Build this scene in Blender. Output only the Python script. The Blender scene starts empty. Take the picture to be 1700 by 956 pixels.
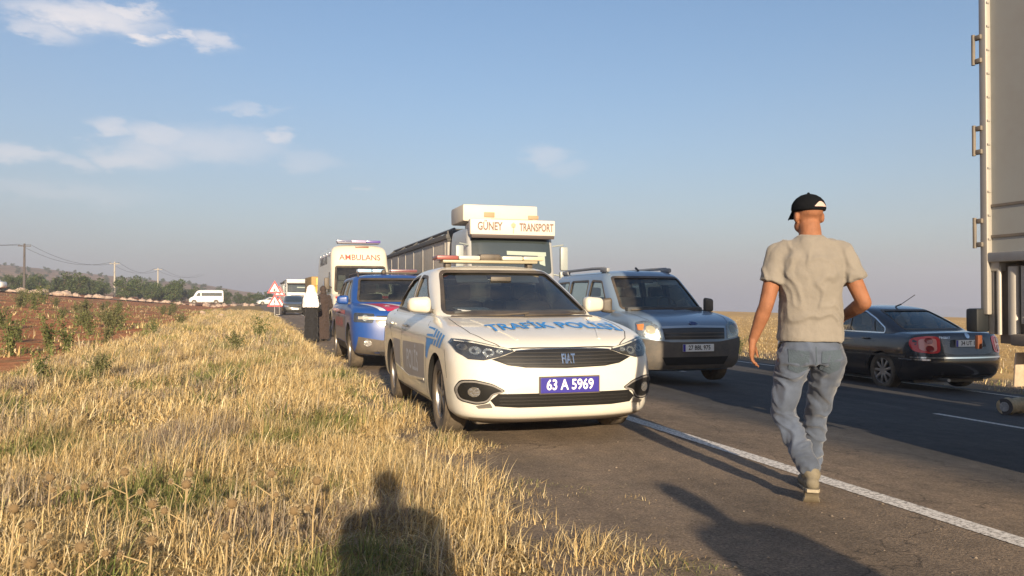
import bpy, bmesh, math, random
import numpy as np
from mathutils import Vector, Matrix, noise
from mathutils.bvhtree import BVHTree
R = math.radians
PI = math.pi
random.seed(7); RNG = np.random.default_rng(7)
SC = bpy.context.scene
COL = SC.collection

# ------------------------------------------------------------------ camera, sky, sun, exposure
CAM_H, YAW, PITCH, FPX = 1.17, 17.7, 0.8, 1350.0
cam_d = bpy.data.cameras.new('camera'); cam = bpy.data.objects.new('camera', cam_d); COL.objects.link(cam)
cam.location = (0, 0, CAM_H); cam.rotation_euler = (R(90 + PITCH), 0, R(-YAW))
cam_d.sensor_width = 36; cam_d.lens = FPX / 1700 * 36; cam_d.clip_start = 0.05; cam_d.clip_end = 6000
SC.camera = cam
SUN_EL, SUN_AZ = 15.0, 7.0            # shadows run SUN_AZ degrees to the right of +Y
sun_d = bpy.data.lights.new('sun', 'SUN'); sun = bpy.data.objects.new('sun', sun_d); COL.objects.link(sun)
sun_d.energy = 5.0; sun_d.angle = R(0.6); sun_d.color = (1.0, 0.80, 0.56)
ldir = Vector((math.sin(R(SUN_AZ)) * math.cos(R(SUN_EL)), math.cos(R(SUN_AZ)) * math.cos(R(SUN_EL)), -math.sin(R(SUN_EL))))
sun.rotation_euler = ldir.to_track_quat('-Z', 'Y').to_euler()
SC.view_settings.view_transform = 'Standard'; SC.view_settings.look = 'None'
SC.view_settings.exposure = 0.85; SC.view_settings.gamma = 1.0; SC.view_settings.use_curve_mapping = False
SC.render.engine = 'CYCLES'
try:
    SC.cycles.use_denoising = True
    SC.cycles.max_bounces = 6; SC.cycles.transparent_max_bounces = 12; SC.cycles.volume_bounces = 0
    SC.cycles.use_adaptive_sampling = True
except Exception: pass

def pxdir(px, py):
    a = R(YAW)
    fwd = Vector((math.sin(a), math.cos(a), 0)); right = Vector((math.cos(a), -math.sin(a), 0)); up = Vector((0, 0, 1))
    return (fwd + right * ((px - 850) / FPX) + up * ((497 - py) / FPX))
def at(px, depth, z=None):
    d = pxdir(px, 497) * depth
    return (d.x, d.y)

W = bpy.data.worlds.new('World'); SC.world = W; W.use_nodes = True
nt = W.node_tree; N = nt.nodes; LK = nt.links
for n in list(N): N.remove(n)
def wn(t, **k):
    n = N.new(t)
    for a, b in k.items(): setattr(n, a, b)
    return n
def wmath(op, a, b=None, c=None, clamp=False):
    n = N.new('ShaderNodeMath'); n.operation = op; n.use_clamp = clamp
    for i, v in enumerate((a, b, c)):
        if v is None: continue
        if isinstance(v, (int, float)): n.inputs[i].default_value = v
        else: LK.new(v, n.inputs[i])
    return n.outputs[0]
out = wn('ShaderNodeOutputWorld'); bg = wn('ShaderNodeBackground'); bg.inputs['Strength'].default_value = 0.076
LK.new(bg.outputs[0], out.inputs[0])
sky = wn('ShaderNodeTexSky'); sky.sky_type = 'NISHITA'; sky.sun_disc = False
sky.sun_elevation = R(SUN_EL); sky.sun_rotation = R(180 + SUN_AZ)
sky.air_density = 1.0; sky.dust_density = 1.6; sky.ozone_density = 1.6; sky.altitude = 500
tc = wn('ShaderNodeTexCoord'); sp = wn('ShaderNodeSeparateXYZ'); LK.new(tc.outputs['Generated'], sp.inputs[0])
az = wmath('ARCTAN2', sp.outputs[0], sp.outputs[1]); el = wmath('ARCSINE', sp.outputs[2])
nz = wn('ShaderNodeTexNoise'); nz.inputs['Scale'].default_value = 16; nz.inputs['Detail'].default_value = 7; nz.inputs['Roughness'].default_value = 0.62
mp = wn('ShaderNodeMapping'); mp.inputs['Scale'].default_value = (1, 1, 2.6); LK.new(tc.outputs['Generated'], mp.inputs[0]); LK.new(mp.outputs[0], nz.inputs['Vector'])
nz2 = wn('ShaderNodeTexNoise'); nz2.inputs['Scale'].default_value = 3.0; nz2.inputs['Detail'].default_value = 3
LK.new(mp.outputs[0], nz2.inputs['Vector'])
nd = wmath('SUBTRACT', nz.outputs[0], 0.5)
cl = None
for (px, py, sx, sy, amp) in [(135, 28, 85, 16, .95), (60, 50, 45, 12, .7), (200, 18, 45, 9, .9), (235, 60, 20, 9, 1.0), (292, 62, 20, 8, .9), (345, 66, 34, 12, .75),
                         (182, 214, 20, 15, .6), (255, 225, 45, 16, .6), (235, 255, 50, 18, .5), (350, 240, 90, 24, .42), (455, 228, 24, 9, .65),
                         (30, 252, 46, 11, .55), (128, 270, 34, 10, .4), (905, 258, 30, 15, .38), (935, 280, 30, 10, .22), (415, 180, 34, 6, .35), (500, 265, 60, 12, .25), (60, 320, 120, 14, .22), (598, 314, 12, 4, .3)]:
    d = pxdir(px, py); a0 = math.atan2(d.x, d.y); e0 = math.asin(d.z / d.length)
    ax = wmath('MULTIPLY', wmath('ADD', wmath('SUBTRACT', az, a0), wmath('MULTIPLY', nd, 0.12)), FPX / sx)
    ey = wmath('MULTIPLY', wmath('ADD', wmath('SUBTRACT', el, e0), wmath('MULTIPLY', nd, 0.05)), FPX / sy)
    q = wmath('ADD', wmath('MULTIPLY', ax, ax), wmath('MULTIPLY', ey, ey))
    g = wmath('MULTIPLY', wmath('POWER', 2.718, wmath('MULTIPLY', wmath('MULTIPLY', q, wmath('ADD', q, 0.4)), -0.42)), amp)
    cl = g if cl is None else wmath('MAXIMUM', cl, g)
cl = wmath('MULTIPLY', cl, wmath('ADD', wmath('MULTIPLY', nz.outputs[0], 1.2), 0.32), clamp=True)
# dusty air low over the land: pale grey towards the horizon
hz = wmath('MULTIPLY', wmath('POWER', 2.718, wmath('MULTIPLY', wmath('MAXIMUM', el, 0.0), -4.6)), wmath('ADD', 0.86, wmath('MULTIPLY', wmath('SUBTRACT', nz2.outputs[0], 0.5), 0.25)), clamp=True)
azl = wmath('MULTIPLY', wmath('SUBTRACT', 0.62, az), 0.14)
hz = wmath('ADD', hz, wmath('MULTIPLY', azl, 0.7), clamp=True)
m1 = wn('ShaderNodeMix', data_type='RGBA'); LK.new(hz, m1.inputs[0]); m1.inputs[7].default_value = (3.0, 2.92, 3.35, 1)
hs = wn('ShaderNodeHueSaturation'); hs.inputs['Saturation'].default_value = 1.20; hs.inputs['Value'].default_value = 1.20
LK.new(sky.outputs[0], hs.inputs['Color']); LK.new(hs.outputs[0], m1.inputs[6])
m2 = wn('ShaderNodeMix', data_type='RGBA'); LK.new(cl, m2.inputs[0]); LK.new(m1.outputs[2], m2.inputs[6]); m2.inputs[7].default_value = (6.6, 6.3, 6.4, 1)
LK.new(m2.outputs[2], bg.inputs[0])

# ------------------------------------------------------------------ materials
MATS = {}
def mat(name, col, rough=0.6, metal=0.0, coat=0.0, var=0.0, vscale=8.0, bump=0.0, bscale=40.0, spec=0.5, dust=None, dscale=3.0, sheen=0.0, trans=0.0, emit=None):
    if name in MATS: return MATS[name]
    m = bpy.data.materials.new(name); m.use_nodes = True; nt = m.node_tree; b = nt.nodes['Principled BSDF']
    b.inputs['Roughness'].default_value = rough; b.inputs['Metallic'].default_value = metal
    b.inputs['Coat Weight'].default_value = coat; b.inputs['Coat Roughness'].default_value = 0.06
    b.inputs['Specular IOR Level'].default_value = spec; b.inputs['Sheen Weight'].default_value = sheen
    b.inputs['Base Color'].default_value = (*col, 1)
    b.inputs['Transmission Weight'].default_value = trans
    if emit: b.inputs['Emission Color'].default_value = (*emit[0], 1); b.inputs['Emission Strength'].default_value = emit[1]
    tc = nt.nodes.new('ShaderNodeTexCoord'); last = None
    if var > 0:
        n = nt.nodes.new('ShaderNodeTexNoise'); n.inputs['Scale'].default_value = vscale; n.inputs['Detail'].default_value = 6; n.inputs['Roughness'].default_value = 0.65
        nt.links.new(tc.outputs['Object'], n.inputs['Vector'])
        r = nt.nodes.new('ShaderNodeValToRGB'); r.color_ramp.elements[0].position = 0.3; r.color_ramp.elements[1].position = 0.7
        r.color_ramp.elements[0].color = (*[c * (1 - var) for c in col], 1); r.color_ramp.elements[1].color = (*[min(1, c * (1 + var)) for c in col], 1)
        nt.links.new(n.outputs[0], r.inputs[0]); last = r.outputs[0]
    if dust:
        dcol, amt = dust
        n = nt.nodes.new('ShaderNodeTexNoise'); n.inputs['Scale'].default_value = dscale; n.inputs['Detail'].default_value = 8; n.inputs['Roughness'].default_value = 0.7
        nt.links.new(tc.outputs['Object'], n.inputs['Vector'])
        r = nt.nodes.new('ShaderNodeMapRange'); r.inputs['From Min'].default_value = 0.35; r.inputs['From Max'].default_value = 0.75; r.inputs['To Max'].default_value = amt * 1.6; r.inputs['To Min'].default_value = amt * 0.35
        nt.links.new(n.outputs[0], r.inputs[0])
        mx = nt.nodes.new('ShaderNodeMix'); mx.data_type = 'RGBA'
        nt.links.new(r.outputs[0], mx.inputs[0]); mx.inputs[6].default_value = (*col, 1); mx.inputs[7].default_value = (*dcol, 1)
        if last: nt.links.new(last, mx.inputs[6])
        last = mx.outputs[2]
        mr = nt.nodes.new('ShaderNodeMapRange'); mr.inputs['To Min'].default_value = rough; mr.inputs['To Max'].default_value = min(1, rough + 0.45)
        nt.links.new(r.outputs[0], mr.inputs[0]); nt.links.new(mr.outputs[0], b.inputs['Roughness'])
    if last: nt.links.new(last, b.inputs['Base Color'])
    if bump > 0:
        n = nt.nodes.new('ShaderNodeTexNoise'); n.inputs['Scale'].default_value = bscale; n.inputs['Detail'].default_value = 5
        nt.links.new(tc.outputs['Object'], n.inputs['Vector'])
        bp = nt.nodes.new('ShaderNodeBump'); bp.inputs['Strength'].default_value = bump; bp.inputs['Distance'].default_value = 0.02
        nt.links.new(n.outputs[0], bp.inputs['Height']); nt.links.new(bp.outputs[0], b.inputs['Normal'])
    MATS[name] = m
    return m
DUST = (0.36, 0.28, 0.19)
def glass_mat(name, tint, gloss=0.0):
    if name in MATS: return MATS[name]
    m = bpy.data.materials.new(name); m.use_nodes = True; nt = m.node_tree
    for n in list(nt.nodes): nt.nodes.remove(n)
    o = nt.nodes.new('ShaderNodeOutputMaterial'); t = nt.nodes.new('ShaderNodeBsdfTransparent'); g = nt.nodes.new('ShaderNodeBsdfGlossy')
    g.inputs['Roughness'].default_value = 0.05; g.inputs['Color'].default_value = (.95, .97, .95, 1)
    t.inputs['Color'].default_value = (*tint, 1)
    f = nt.nodes.new('ShaderNodeLayerWeight'); f.inputs[0].default_value = 0.35
    mr = nt.nodes.new('ShaderNodeMapRange'); mr.inputs['To Min'].default_value = 0.06 + gloss; mr.inputs['To Max'].default_value = 0.95
    nt.links.new(f.outputs['Fresnel'], mr.inputs[0])
    mx = nt.nodes.new('ShaderNodeMixShader'); nt.links.new(mr.outputs[0], mx.inputs[0]); nt.links.new(t.outputs[0], mx.inputs[1]); nt.links.new(g.outputs[0], mx.inputs[2])
    # a thin film of road dust on the pane
    d = nt.nodes.new('ShaderNodeBsdfDiffuse'); d.inputs[0].default_value = (.42, .38, .3, 1)
    nz = nt.nodes.new('ShaderNodeTexNoise'); nz.inputs['Scale'].default_value = 3; nz.inputs['Detail'].default_value = 6
    m3 = nt.nodes.new('ShaderNodeMapRange'); m3.inputs['From Min'].default_value = .4; m3.inputs['From Max'].default_value = .8; m3.inputs['To Min'].default_value = .02; m3.inputs['To Max'].default_value = .09
    nt.links.new(nz.outputs[0], m3.inputs[0])
    mx2 = nt.nodes.new('ShaderNodeMixShader'); nt.links.new(m3.outputs[0], mx2.inputs[0]); nt.links.new(mx.outputs[0], mx2.inputs[1]); nt.links.new(d.outputs[0], mx2.inputs[2])
    nt.links.new(mx2.outputs[0], o.inputs[0])
    MATS[name] = m; return m
GLASS = glass_mat('window_glass', (.72, .79, .73)); GLASS_DARK = glass_mat('tinted_glass', (.22, .27, .25), .04)
BLACKP = mat('black_plastic', (.018, .018, .019), .45, dust=(DUST, .22))
DARK = mat('dark_cavity', (.008, .008, .008), .9)
INTER = mat('interior_cloth', (.06, .064, .066), .85, var=.3)
RUBBER = mat('rubber', (.02, .019, .018), .8, dust=(DUST, .4), bump=.2)
CHROME = mat('chrome', (.75, .75, .74), .16, 1.0)
ALLOY = mat('alloy', (.45, .45, .45), .32, .9, dust=(DUST, .3))
STEEL = mat('steel', (.32, .33, .34), .4, .8, dust=(DUST, .3))
LENS = glass_mat('lamp_lens', (.85, .87, .85), .05)
REFLECTOR = mat('lamp_reflector', (.7, .7, .68), .2, .9, bump=.4, bscale=60)
AMBER = mat('amber_lens', (.85, .3, .03), .2, coat=.6)
REDL = mat('red_lens', (.75, .03, .025), .15, coat=1.0)
WHITEL = mat('white_lens', (.75, .74, .7), .15, coat=.6)
BLUEL = mat('blue_lens', (.03, .06, .45), .12, coat=1.0)
PLATEW = mat('plate_white', (.78, .78, .76), .4)
PLATEB = mat('plate_blue', (.035, .03, .32), .4)
INK = mat('plate_ink', (.015, .015, .015), .5)
WHITEINK = mat('white_lettering', (.85, .85, .84), .4)
# ------------------------------------------------------------------ object helpers
def link(o, parent=None):
    COL.objects.link(o)
    if parent is not None: o.parent = parent
    return o
def tag(o, label=None, cat=None, group=None, kind=None):
    if label: o['label'] = label
    if cat: o['category'] = cat
    if group: o['group'] = group
    if kind: o['kind'] = kind
    return o
def empty(name, loc=(0, 0, 0), rz=0.0, label=None, cat=None, group=None):
    o = bpy.data.objects.new(name, None); link(o); o.location = loc; o.rotation_euler = (0, 0, rz); o.empty_display_size = .3
    return tag(o, label, cat, group)
def copy_tree(o, parent=None):
    c = o.copy(); COL.objects.link(c)
    if parent is not None: c.parent = parent
    for ch in list(o.children): copy_tree(ch, c)
    return c
def finish(me, smooth=True, ang=38):
    if smooth:
        me.polygons.foreach_set('use_smooth', [True] * len(me.polygons))
        try: me.set_sharp_from_angle(angle=R(ang))
        except Exception: pass
    me.update()
def mesh_obj(name, verts, faces, m, parent=None, smooth=True, ang=38):
    me = bpy.data.meshes.new(name); me.from_pydata([tuple(v) for v in verts], [], faces)
    for x in (m if isinstance(m, (list, tuple)) else [m]): me.materials.append(x)
    me.validate(); finish(me, smooth, ang)
    return link(bpy.data.objects.new(name, me), parent)
def from_bm(name, bm, m, parent=None, smooth=True, ang=38):
    me = bpy.data.meshes.new(name); bm.to_mesh(me); bm.free()
    for x in (m if isinstance(m, (list, tuple)) else [m]): me.materials.append(x)
    finish(me, smooth, ang)
    return link(bpy.data.objects.new(name, me), parent)
class MB:
    def __init__(s): s.bm = bmesh.new()
    def box(s, c, d, bev=0.0, rot=None, mi=0, seg=2):
        b = bmesh.new(); bmesh.ops.create_cube(b, size=1)
        bmesh.ops.scale(b, vec=d, verts=b.verts)
        if bev > 0: bmesh.ops.bevel(b, geom=list(b.edges), offset=bev, segments=seg, profile=.6, affect='EDGES')
        M = Matrix.Translation(c)
        if rot: M = M @ Matrix.Rotation(rot[2], 4, 'Z') @ Matrix.Rotation(rot[1], 4, 'Y') @ Matrix.Rotation(rot[0], 4, 'X')
        b.transform(M); s._add(b, mi); return s
    def cyl(s, p, q, r, r2=None, seg=16, mi=0, cap=True):
        p, q = Vector(p), Vector(q); d = q - p
        b = bmesh.new(); bmesh.ops.create_cone(b, cap_ends=cap, segments=seg, radius1=r, radius2=r if r2 is None else r2, depth=d.length)
        b.transform(Matrix.Translation((p + q) / 2) @ d.to_track_quat('Z', 'Y').to_matrix().to_4x4()); s._add(b, mi); return s
    def tube(s, pts, r, seg=8, mi=0):
        pts = [Vector(p) for p in pts]; rings = []
        for i, p in enumerate(pts):
            t = (pts[min(i + 1, len(pts) - 1)] - pts[max(i - 1, 0)]).normalized()
            a = t.cross(Vector((0, 0, 1)));  a = a.normalized() if a.length > .05 else Vector((1, 0, 0)); b2 = t.cross(a).normalized()
            rr = r[i] if isinstance(r, (list, tuple)) else r
            rings.append([s.bm.verts.new(p + (a * math.cos(2 * PI * k / seg) + b2 * math.sin(2 * PI * k / seg)) * rr) for k in range(seg)])
        for i in range(len(rings) - 1):
            for k in range(seg):
                f = s.bm.faces.new((rings[i][k], rings[i][(k + 1) % seg], rings[i + 1][(k + 1) % seg], rings[i + 1][k])); f.material_index = mi
        for rg in (rings[0], rings[-1]):
            try: f = s.bm.faces.new(rg); f.material_index = mi
            except ValueError: pass
        return s
    def ball(s, c, r, sub=2, mi=0):
        b = bmesh.new(); bmesh.ops.create_icosphere(b, subdivisions=sub, radius=1)
        bmesh.ops.scale(b, vec=(r, r, r) if isinstance(r, (int, float)) else r, verts=b.verts); bmesh.ops.translate(b, vec=c, verts=b.verts); s._add(b, mi); return s
    def lathe(s, prof, axis='X', c=(0, 0, 0), seg=40, mi=0):
        rings = []
        for (a, r) in prof:
            rg = []
            for k in range(seg):
                t = 2 * PI * k / seg
                v = (a, r * math.cos(t), r * math.sin(t)) if axis == 'X' else (r * math.cos(t), r * math.sin(t), a)
                rg.append(s.bm.verts.new(Vector(c) + Vector(v)))
            rings.append(rg)
        for i in range(len(rings) - 1):
            for k in range(seg):
                f = s.bm.faces.new((rings[i][k], rings[i][(k + 1) % seg], rings[i + 1][(k + 1) % seg], rings[i + 1][k])); f.material_index = mi
        return s
    def _add(s, b, mi):
        for f in b.faces: f.material_index = mi
        me = bpy.data.meshes.new('t'); b.to_mesh(me); b.free(); s.bm.from_mesh(me); bpy.data.meshes.remove(me)
    def build(s, name, m, parent=None, smooth=True, ang=38):
        bmesh.ops.recalc_face_normals(s.bm, faces=s.bm.faces)
        return from_bm(name, s.bm, m, parent, smooth, ang)
def apply_mods(o):
    dg = bpy.context.evaluated_depsgraph_get(); dg.update()
    me = bpy.data.meshes.new_from_object(o.evaluated_get(dg), preserve_all_data_layers=True, depsgraph=dg)
    old = o.data; o.modifiers.clear(); o.data = me; bpy.data.meshes.remove(old); return o
def boolean(o, cutter, op='DIFFERENCE'):
    cutter.parent = o.parent
    md = o.modifiers.new('b', 'BOOLEAN'); md.operation = op; md.object = cutter; md.solver = 'EXACT'
    try: md.material_mode = 'TRANSFER'
    except Exception: pass
    apply_mods(o)
    me = cutter.data; bpy.data.objects.remove(cutter); bpy.data.meshes.remove(me)
    finish(o.data)
def crom(keys, n):
    K = np.array(keys, float); m = len(K); out = []
    d = np.r_[0, np.cumsum(np.maximum(np.linalg.norm(np.diff(K[:, :5], axis=0), axis=1), .02) ** .7)]
    ts = np.linspace(0, d[-1], n)
    # monotone cubic (Fritsch-Carlson) per column
    h = np.diff(d); dl = np.diff(K, axis=0) / h[:, None]; S = np.zeros_like(K); S[0] = dl[0]; S[-1] = dl[-1]
    for i in range(1, m - 1):
        same = dl[i - 1] * dl[i] > 0
        with np.errstate(divide='ignore', invalid='ignore'):
            w1 = 2 * h[i] + h[i - 1]; w2 = h[i] + 2 * h[i - 1]
            S[i] = np.where(same, (w1 + w2) / (w1 / np.where(same, dl[i - 1], 1) + w2 / np.where(same, dl[i], 1)), 0)
    for t in ts:
        i = min(max(np.searchsorted(d, t) - 1, 0), m - 2); u = (t - d[i]) / h[i]
        out.append((2*u**3-3*u**2+1)*K[i] + (u**3-2*u**2+u)*h[i]*S[i] + (-2*u**3+3*u**2)*K[i+1] + (u**3-u**2)*h[i]*S[i+1])
    return out
def plan_ring(yf, yr, w, zf, zsf, zsr, zr, Df, Dr, pf=2.6, pr=2.8, nA=13, nS=18):
    half = []
    for i in range(nA):
        a = (PI / 2) * i / (nA - 1); x = w * math.sin(a) ** (2 / pf); c = max(math.cos(a), 0) ** (2 / pf)
        half.append((x, yf + Df * (1 - c), zf + (zsf - zf) * (1 - c) ** .8 if True else 0))
    for i in range(1, nS):
        t = i / nS; b = 1 + .012 * math.sin(PI * t)
        half.append((w * b, yf + Df + (yr - Dr - yf - Df) * t, zsf + (zsr - zsf) * t))
    for i in range(nA):
        a = (PI / 2) * (1 - i / (nA - 1)); x = w * math.sin(a) ** (2 / pr); c = max(math.cos(a), 0) ** (2 / pr)
        half.append((x, yr - Dr * (1 - c), zsr + (zr - zsr) * c))
    return half + [(-x, y, z) for (x, y, z) in reversed(half[1:-1])]
def ring_loft(name, keys, m, parent=None, n=34, pf=2.6, pr=2.8, cap_mi=0):
    """keys: rows of (yf, yr, w, zf, zsf, zsr, zr, Df, Dr)"""
    rings = [plan_ring(*k, pf, pr) for k in crom(keys, n)]
    M = len(rings[0]); V = [v for r in rings for v in r]; F = []
    for i in range(len(rings) - 1):
        for k in range(M):
            a = i * M + k; b = i * M + (k + 1) % M; F.append((a, a + M, b + M, b))
    H = M // 2; ntop = 0
    for base in (0, (len(rings) - 1) * M):
        for k in range(H):
            f = [base + k, base + k + 1, base + (M - k - 1) % M, base + (M - k) % M]
            q = []
            for i in f:
                if i not in q: q.append(i)
            if len(q) > 2: F.append(tuple(q)); ntop += 1 if base else 0
    o = mesh_obj(name, V, F, m, parent)
    bm = bmesh.new(); bm.from_mesh(o.data); bmesh.ops.recalc_face_normals(bm, faces=bm.faces)
    bm.faces.ensure_lookup_table()
    for f in bm.faces[len(bm.faces) - ntop:]: f.material_index = cap_mi
    bm.to_mesh(o.data); bm.free(); finish(o.data)
    return o
def bvh_of(*objs):
    V, F = [], []
    for o in objs:
        off = len(V); V += [v.co.copy() for v in o.data.vertices]; F += [tuple(i + off for i in p.vertices) for p in o.data.polygons]
    return BVHTree.FromPolygons(V, F)
VIEW = {'front': (lambda u, v: Vector((u, -9, v)), Vector((0, 1, 0))), 'rear': (lambda u, v: Vector((u, 12, v)), Vector((0, -1, 0))),
        'right': (lambda u, v: Vector((5, u, v)), Vector((-1, 0, 0))), 'left': (lambda u, v: Vector((-5, u, v)), Vector((1, 0, 0))),
        'top': (lambda u, v: Vector((u, v, 9)), Vector((0, 0, -1)))}
def cast(bvh, view, u, v):
    f, d = VIEW[view]; o = f(u, v); h = bvh.ray_cast(o, d)
    if h[0] is None:
        h = bvh.find_nearest(o + d * ((o.length) * .8))
        return h[0], -d
    n = h[1]
    if n.dot(d) > 0: n = -n
    return h[0], n
def rounded(poly, r, seg=4):
    out = []; n = len(poly)
    for i in range(n):
        p = Vector(poly[i]); a = Vector(poly[i - 1]) - p; b = Vector(poly[(i + 1) % n]) - p
        la, lb = a.length, b.length; k = min(r, la * .45, lb * .45)
        p0 = p + a.normalized() * k; p1 = p + b.normalized() * k
        for j in range(seg + 1):
            t = j / seg; out.append(tuple((p0 * (1 - t) + p * t) * (1 - t) + (p * (1 - t) + p1 * t) * t))
    return out
def patch(name, polys, bvh, view, m, parent=None, off=.004, grid=.08, depth=.006, tris=None, smooth=True, normal_off=True):
    bm = bmesh.new()
    if tris is not None:
        vs = [bm.verts.new((p[0], p[1], 0)) for p in tris[0]]
        for f in tris[1]:
            try: bm.faces.new([vs[i] for i in f])
            except ValueError: pass
    else:
        for pl in polys:
            vs = [bm.verts.new((p[0], p[1], 0)) for p in pl]
            try: bm.faces.new(vs)
            except ValueError: pass
    if not bm.faces: bm.free(); return None
    if grid:
        xs = [v.co.x for v in bm.verts]; ys = [v.co.y for v in bm.verts]
        for (lo, hi, ax) in ((min(xs), max(xs), 0), (min(ys), max(ys), 1)):
            t = (math.floor(lo / grid) + 1) * grid
            while t < hi:
                nrm = (1, 0, 0) if ax == 0 else (0, 1, 0); co = (t, 0, 0) if ax == 0 else (0, t, 0)
                bmesh.ops.bisect_plane(bm, geom=list(bm.verts) + list(bm.edges) + list(bm.faces), plane_co=co, plane_no=nrm, dist=1e-5)
                t += grid
    bmesh.ops.triangulate(bm, faces=[f for f in bm.faces if len(f.verts) > 4])
    for v in bm.verts:
        p, n = cast(bvh, view, v.co.x, v.co.y); v.co = p + (n * off if normal_off else -VIEW[view][1] * off); v.normal = n
    bm.normal_update()
    d = VIEW[view][1]
    for f in bm.faces:
        if f.normal.dot(d) > 0: f.normal_flip()
    be = [e for e in bm.edges if len(e.link_faces) == 1]
    if depth and be:
        r = bmesh.ops.extrude_edge_only(bm, edges=be)
        nv = [g for g in r['geom'] if isinstance(g, bmesh.types.BMVert)]
        for v in nv: v.co = v.co + d * depth
    return from_bm(name, bm, m, parent, smooth, 30)
def stripe(pts, w):
    """a ribbon polygon about a 2D polyline"""
    P = [Vector(p) for p in pts]; L, Rr = [], []
    for i, p in enumerate(P):
        t = (P[min(i + 1, len(P) - 1)] - P[max(i - 1, 0)]).normalized(); nn = Vector((-t.y, t.x)) * w / 2
        L.append(tuple(p + nn)); Rr.append(tuple(p - nn))
    return L + Rr[::-1]
def mirror(pl): return [(-u, v) for (u, v) in reversed(pl)]
def text_tris(body, size, cx=0, cy=0, sx=1.0, flip=False, bold=0.0, arc=0.0, shear=0.0, warp=None):
    cu = bpy.data.curves.new('lettering', 'FONT'); cu.body = body; cu.size = size; cu.align_x = 'CENTER'; cu.align_y = 'CENTER'; cu.offset = bold; cu.shear = shear; cu.resolution_u = 3
    o = bpy.data.objects.new('lettering', cu); COL.objects.link(o)
    dg = bpy.context.evaluated_depsgraph_get(); dg.update(); me = bpy.data.meshes.new_from_object(o.evaluated_get(dg), depsgraph=dg)
    V = [(v.co.x * sx, v.co.y) for v in me.vertices]; F = [tuple(p.vertices) for p in me.polygons]
    bpy.data.objects.remove(o); bpy.data.curves.remove(cu); bpy.data.meshes.remove(me)
    V = [((-x if flip else x) + cx, y + cy - arc * x * x) for (x, y) in V]
    if warp: V = [warp(*v) for v in V]
    return V, F
def flat_text(name, body, size, loc, m, parent, face='front', sx=1.0, bold=0.0, ext=.002):
    V, F = text_tris(body, size, sx=sx, bold=bold)
    if not F: return None
    c = Vector(loc)
    mp = {'front': lambda x, y: (c.x + x, c.y, c.z + y), 'rear': lambda x, y: (c.x - x, c.y, c.z + y), 'left': lambda x, y: (c.x, c.y - x, c.z + y), 'right': lambda x, y: (c.x, c.y + x, c.z + y)}[face]
    return mesh_obj(name, [mp(*v) for v in V], F, m, parent, smooth=False)
# ------------------------------------------------------------------ the land
def sm(a, b, x):
    t = min(1.0, max(0.0, (x - a) / (b - a))); return t * t * (3 - 2 * t)
def road_z(x): return 0.0 if x < 3.6 else -0.05 * (min(x, 12.6) - 3.6)
def ground_z(x, y):
    if x > 1.2:
        z = road_z(x)
        if x > 12.6: z += -0.10 * sm(12.6, 15, x) - 0.0112 * (x - 12.6) - (max(0, x - 105) ** 1.5) * .012
        if 1.2 < x < 12.5: z -= 0.03
        elif x <= 14: z -= 0.03 * (1 - sm(12.5, 12.8, x))
    else:
        z = 0.10 * sm(1.2, -0.2, x) - 0.16 * sm(-3.6, -5.6, x)
        if x < -5.5: z += 0.10 * (min(-x, 30) - 5.5) * .92
        if x < -30: z += .012 * (min(-x, 200) - 30)
        z += .05 * noise.noise(Vector((x * .6, y * .5, 3))) * sm(1.2, -.5, x)
        if x < -4.2: z += .10 * noise.noise(Vector((x * 1.1, y * .9, 8)))
    if y > 200 and x < 60:
        H = (6.0 + .088 * max(-x, -8)) * sm(50, -6, x)
        z += H * sm(210, 620, y) * (1 + .06 * noise.noise(Vector((x * .01, y * .01, 0))))
    return z
def axis_vals(segs):
    out = []
    for a, b, s in segs:
        n = max(1, int(round((b - a) / s))); out += [a + (b - a) * i / n for i in range(n)]
    return out + [segs[-1][1]]
XS = axis_vals([(-900, -200, 50), (-200, -40, 8), (-40, -12, 1.5), (-12, -2, .35), (-2, 2, .2), (2, 12.3, .9), (12.3, 16, .4), (16, 60, 4), (60, 240, 10), (240, 900, 60)])
YS = axis_vals([(-70, -10, 6), (-10, 0, 1), (0, 16, .3), (16, 40, .8), (40, 120, 3), (120, 300, 10), (300, 700, 20), (700, 1400, 100)])
V = [(x, y, ground_z(x, y)) for y in YS for x in XS]
nx = len(XS); F = [(j * nx + i, j * nx + i + 1, (j + 1) * nx + i + 1, (j + 1) * nx + i) for j in range(len(YS) - 1) for i in range(nx - 1)]
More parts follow.
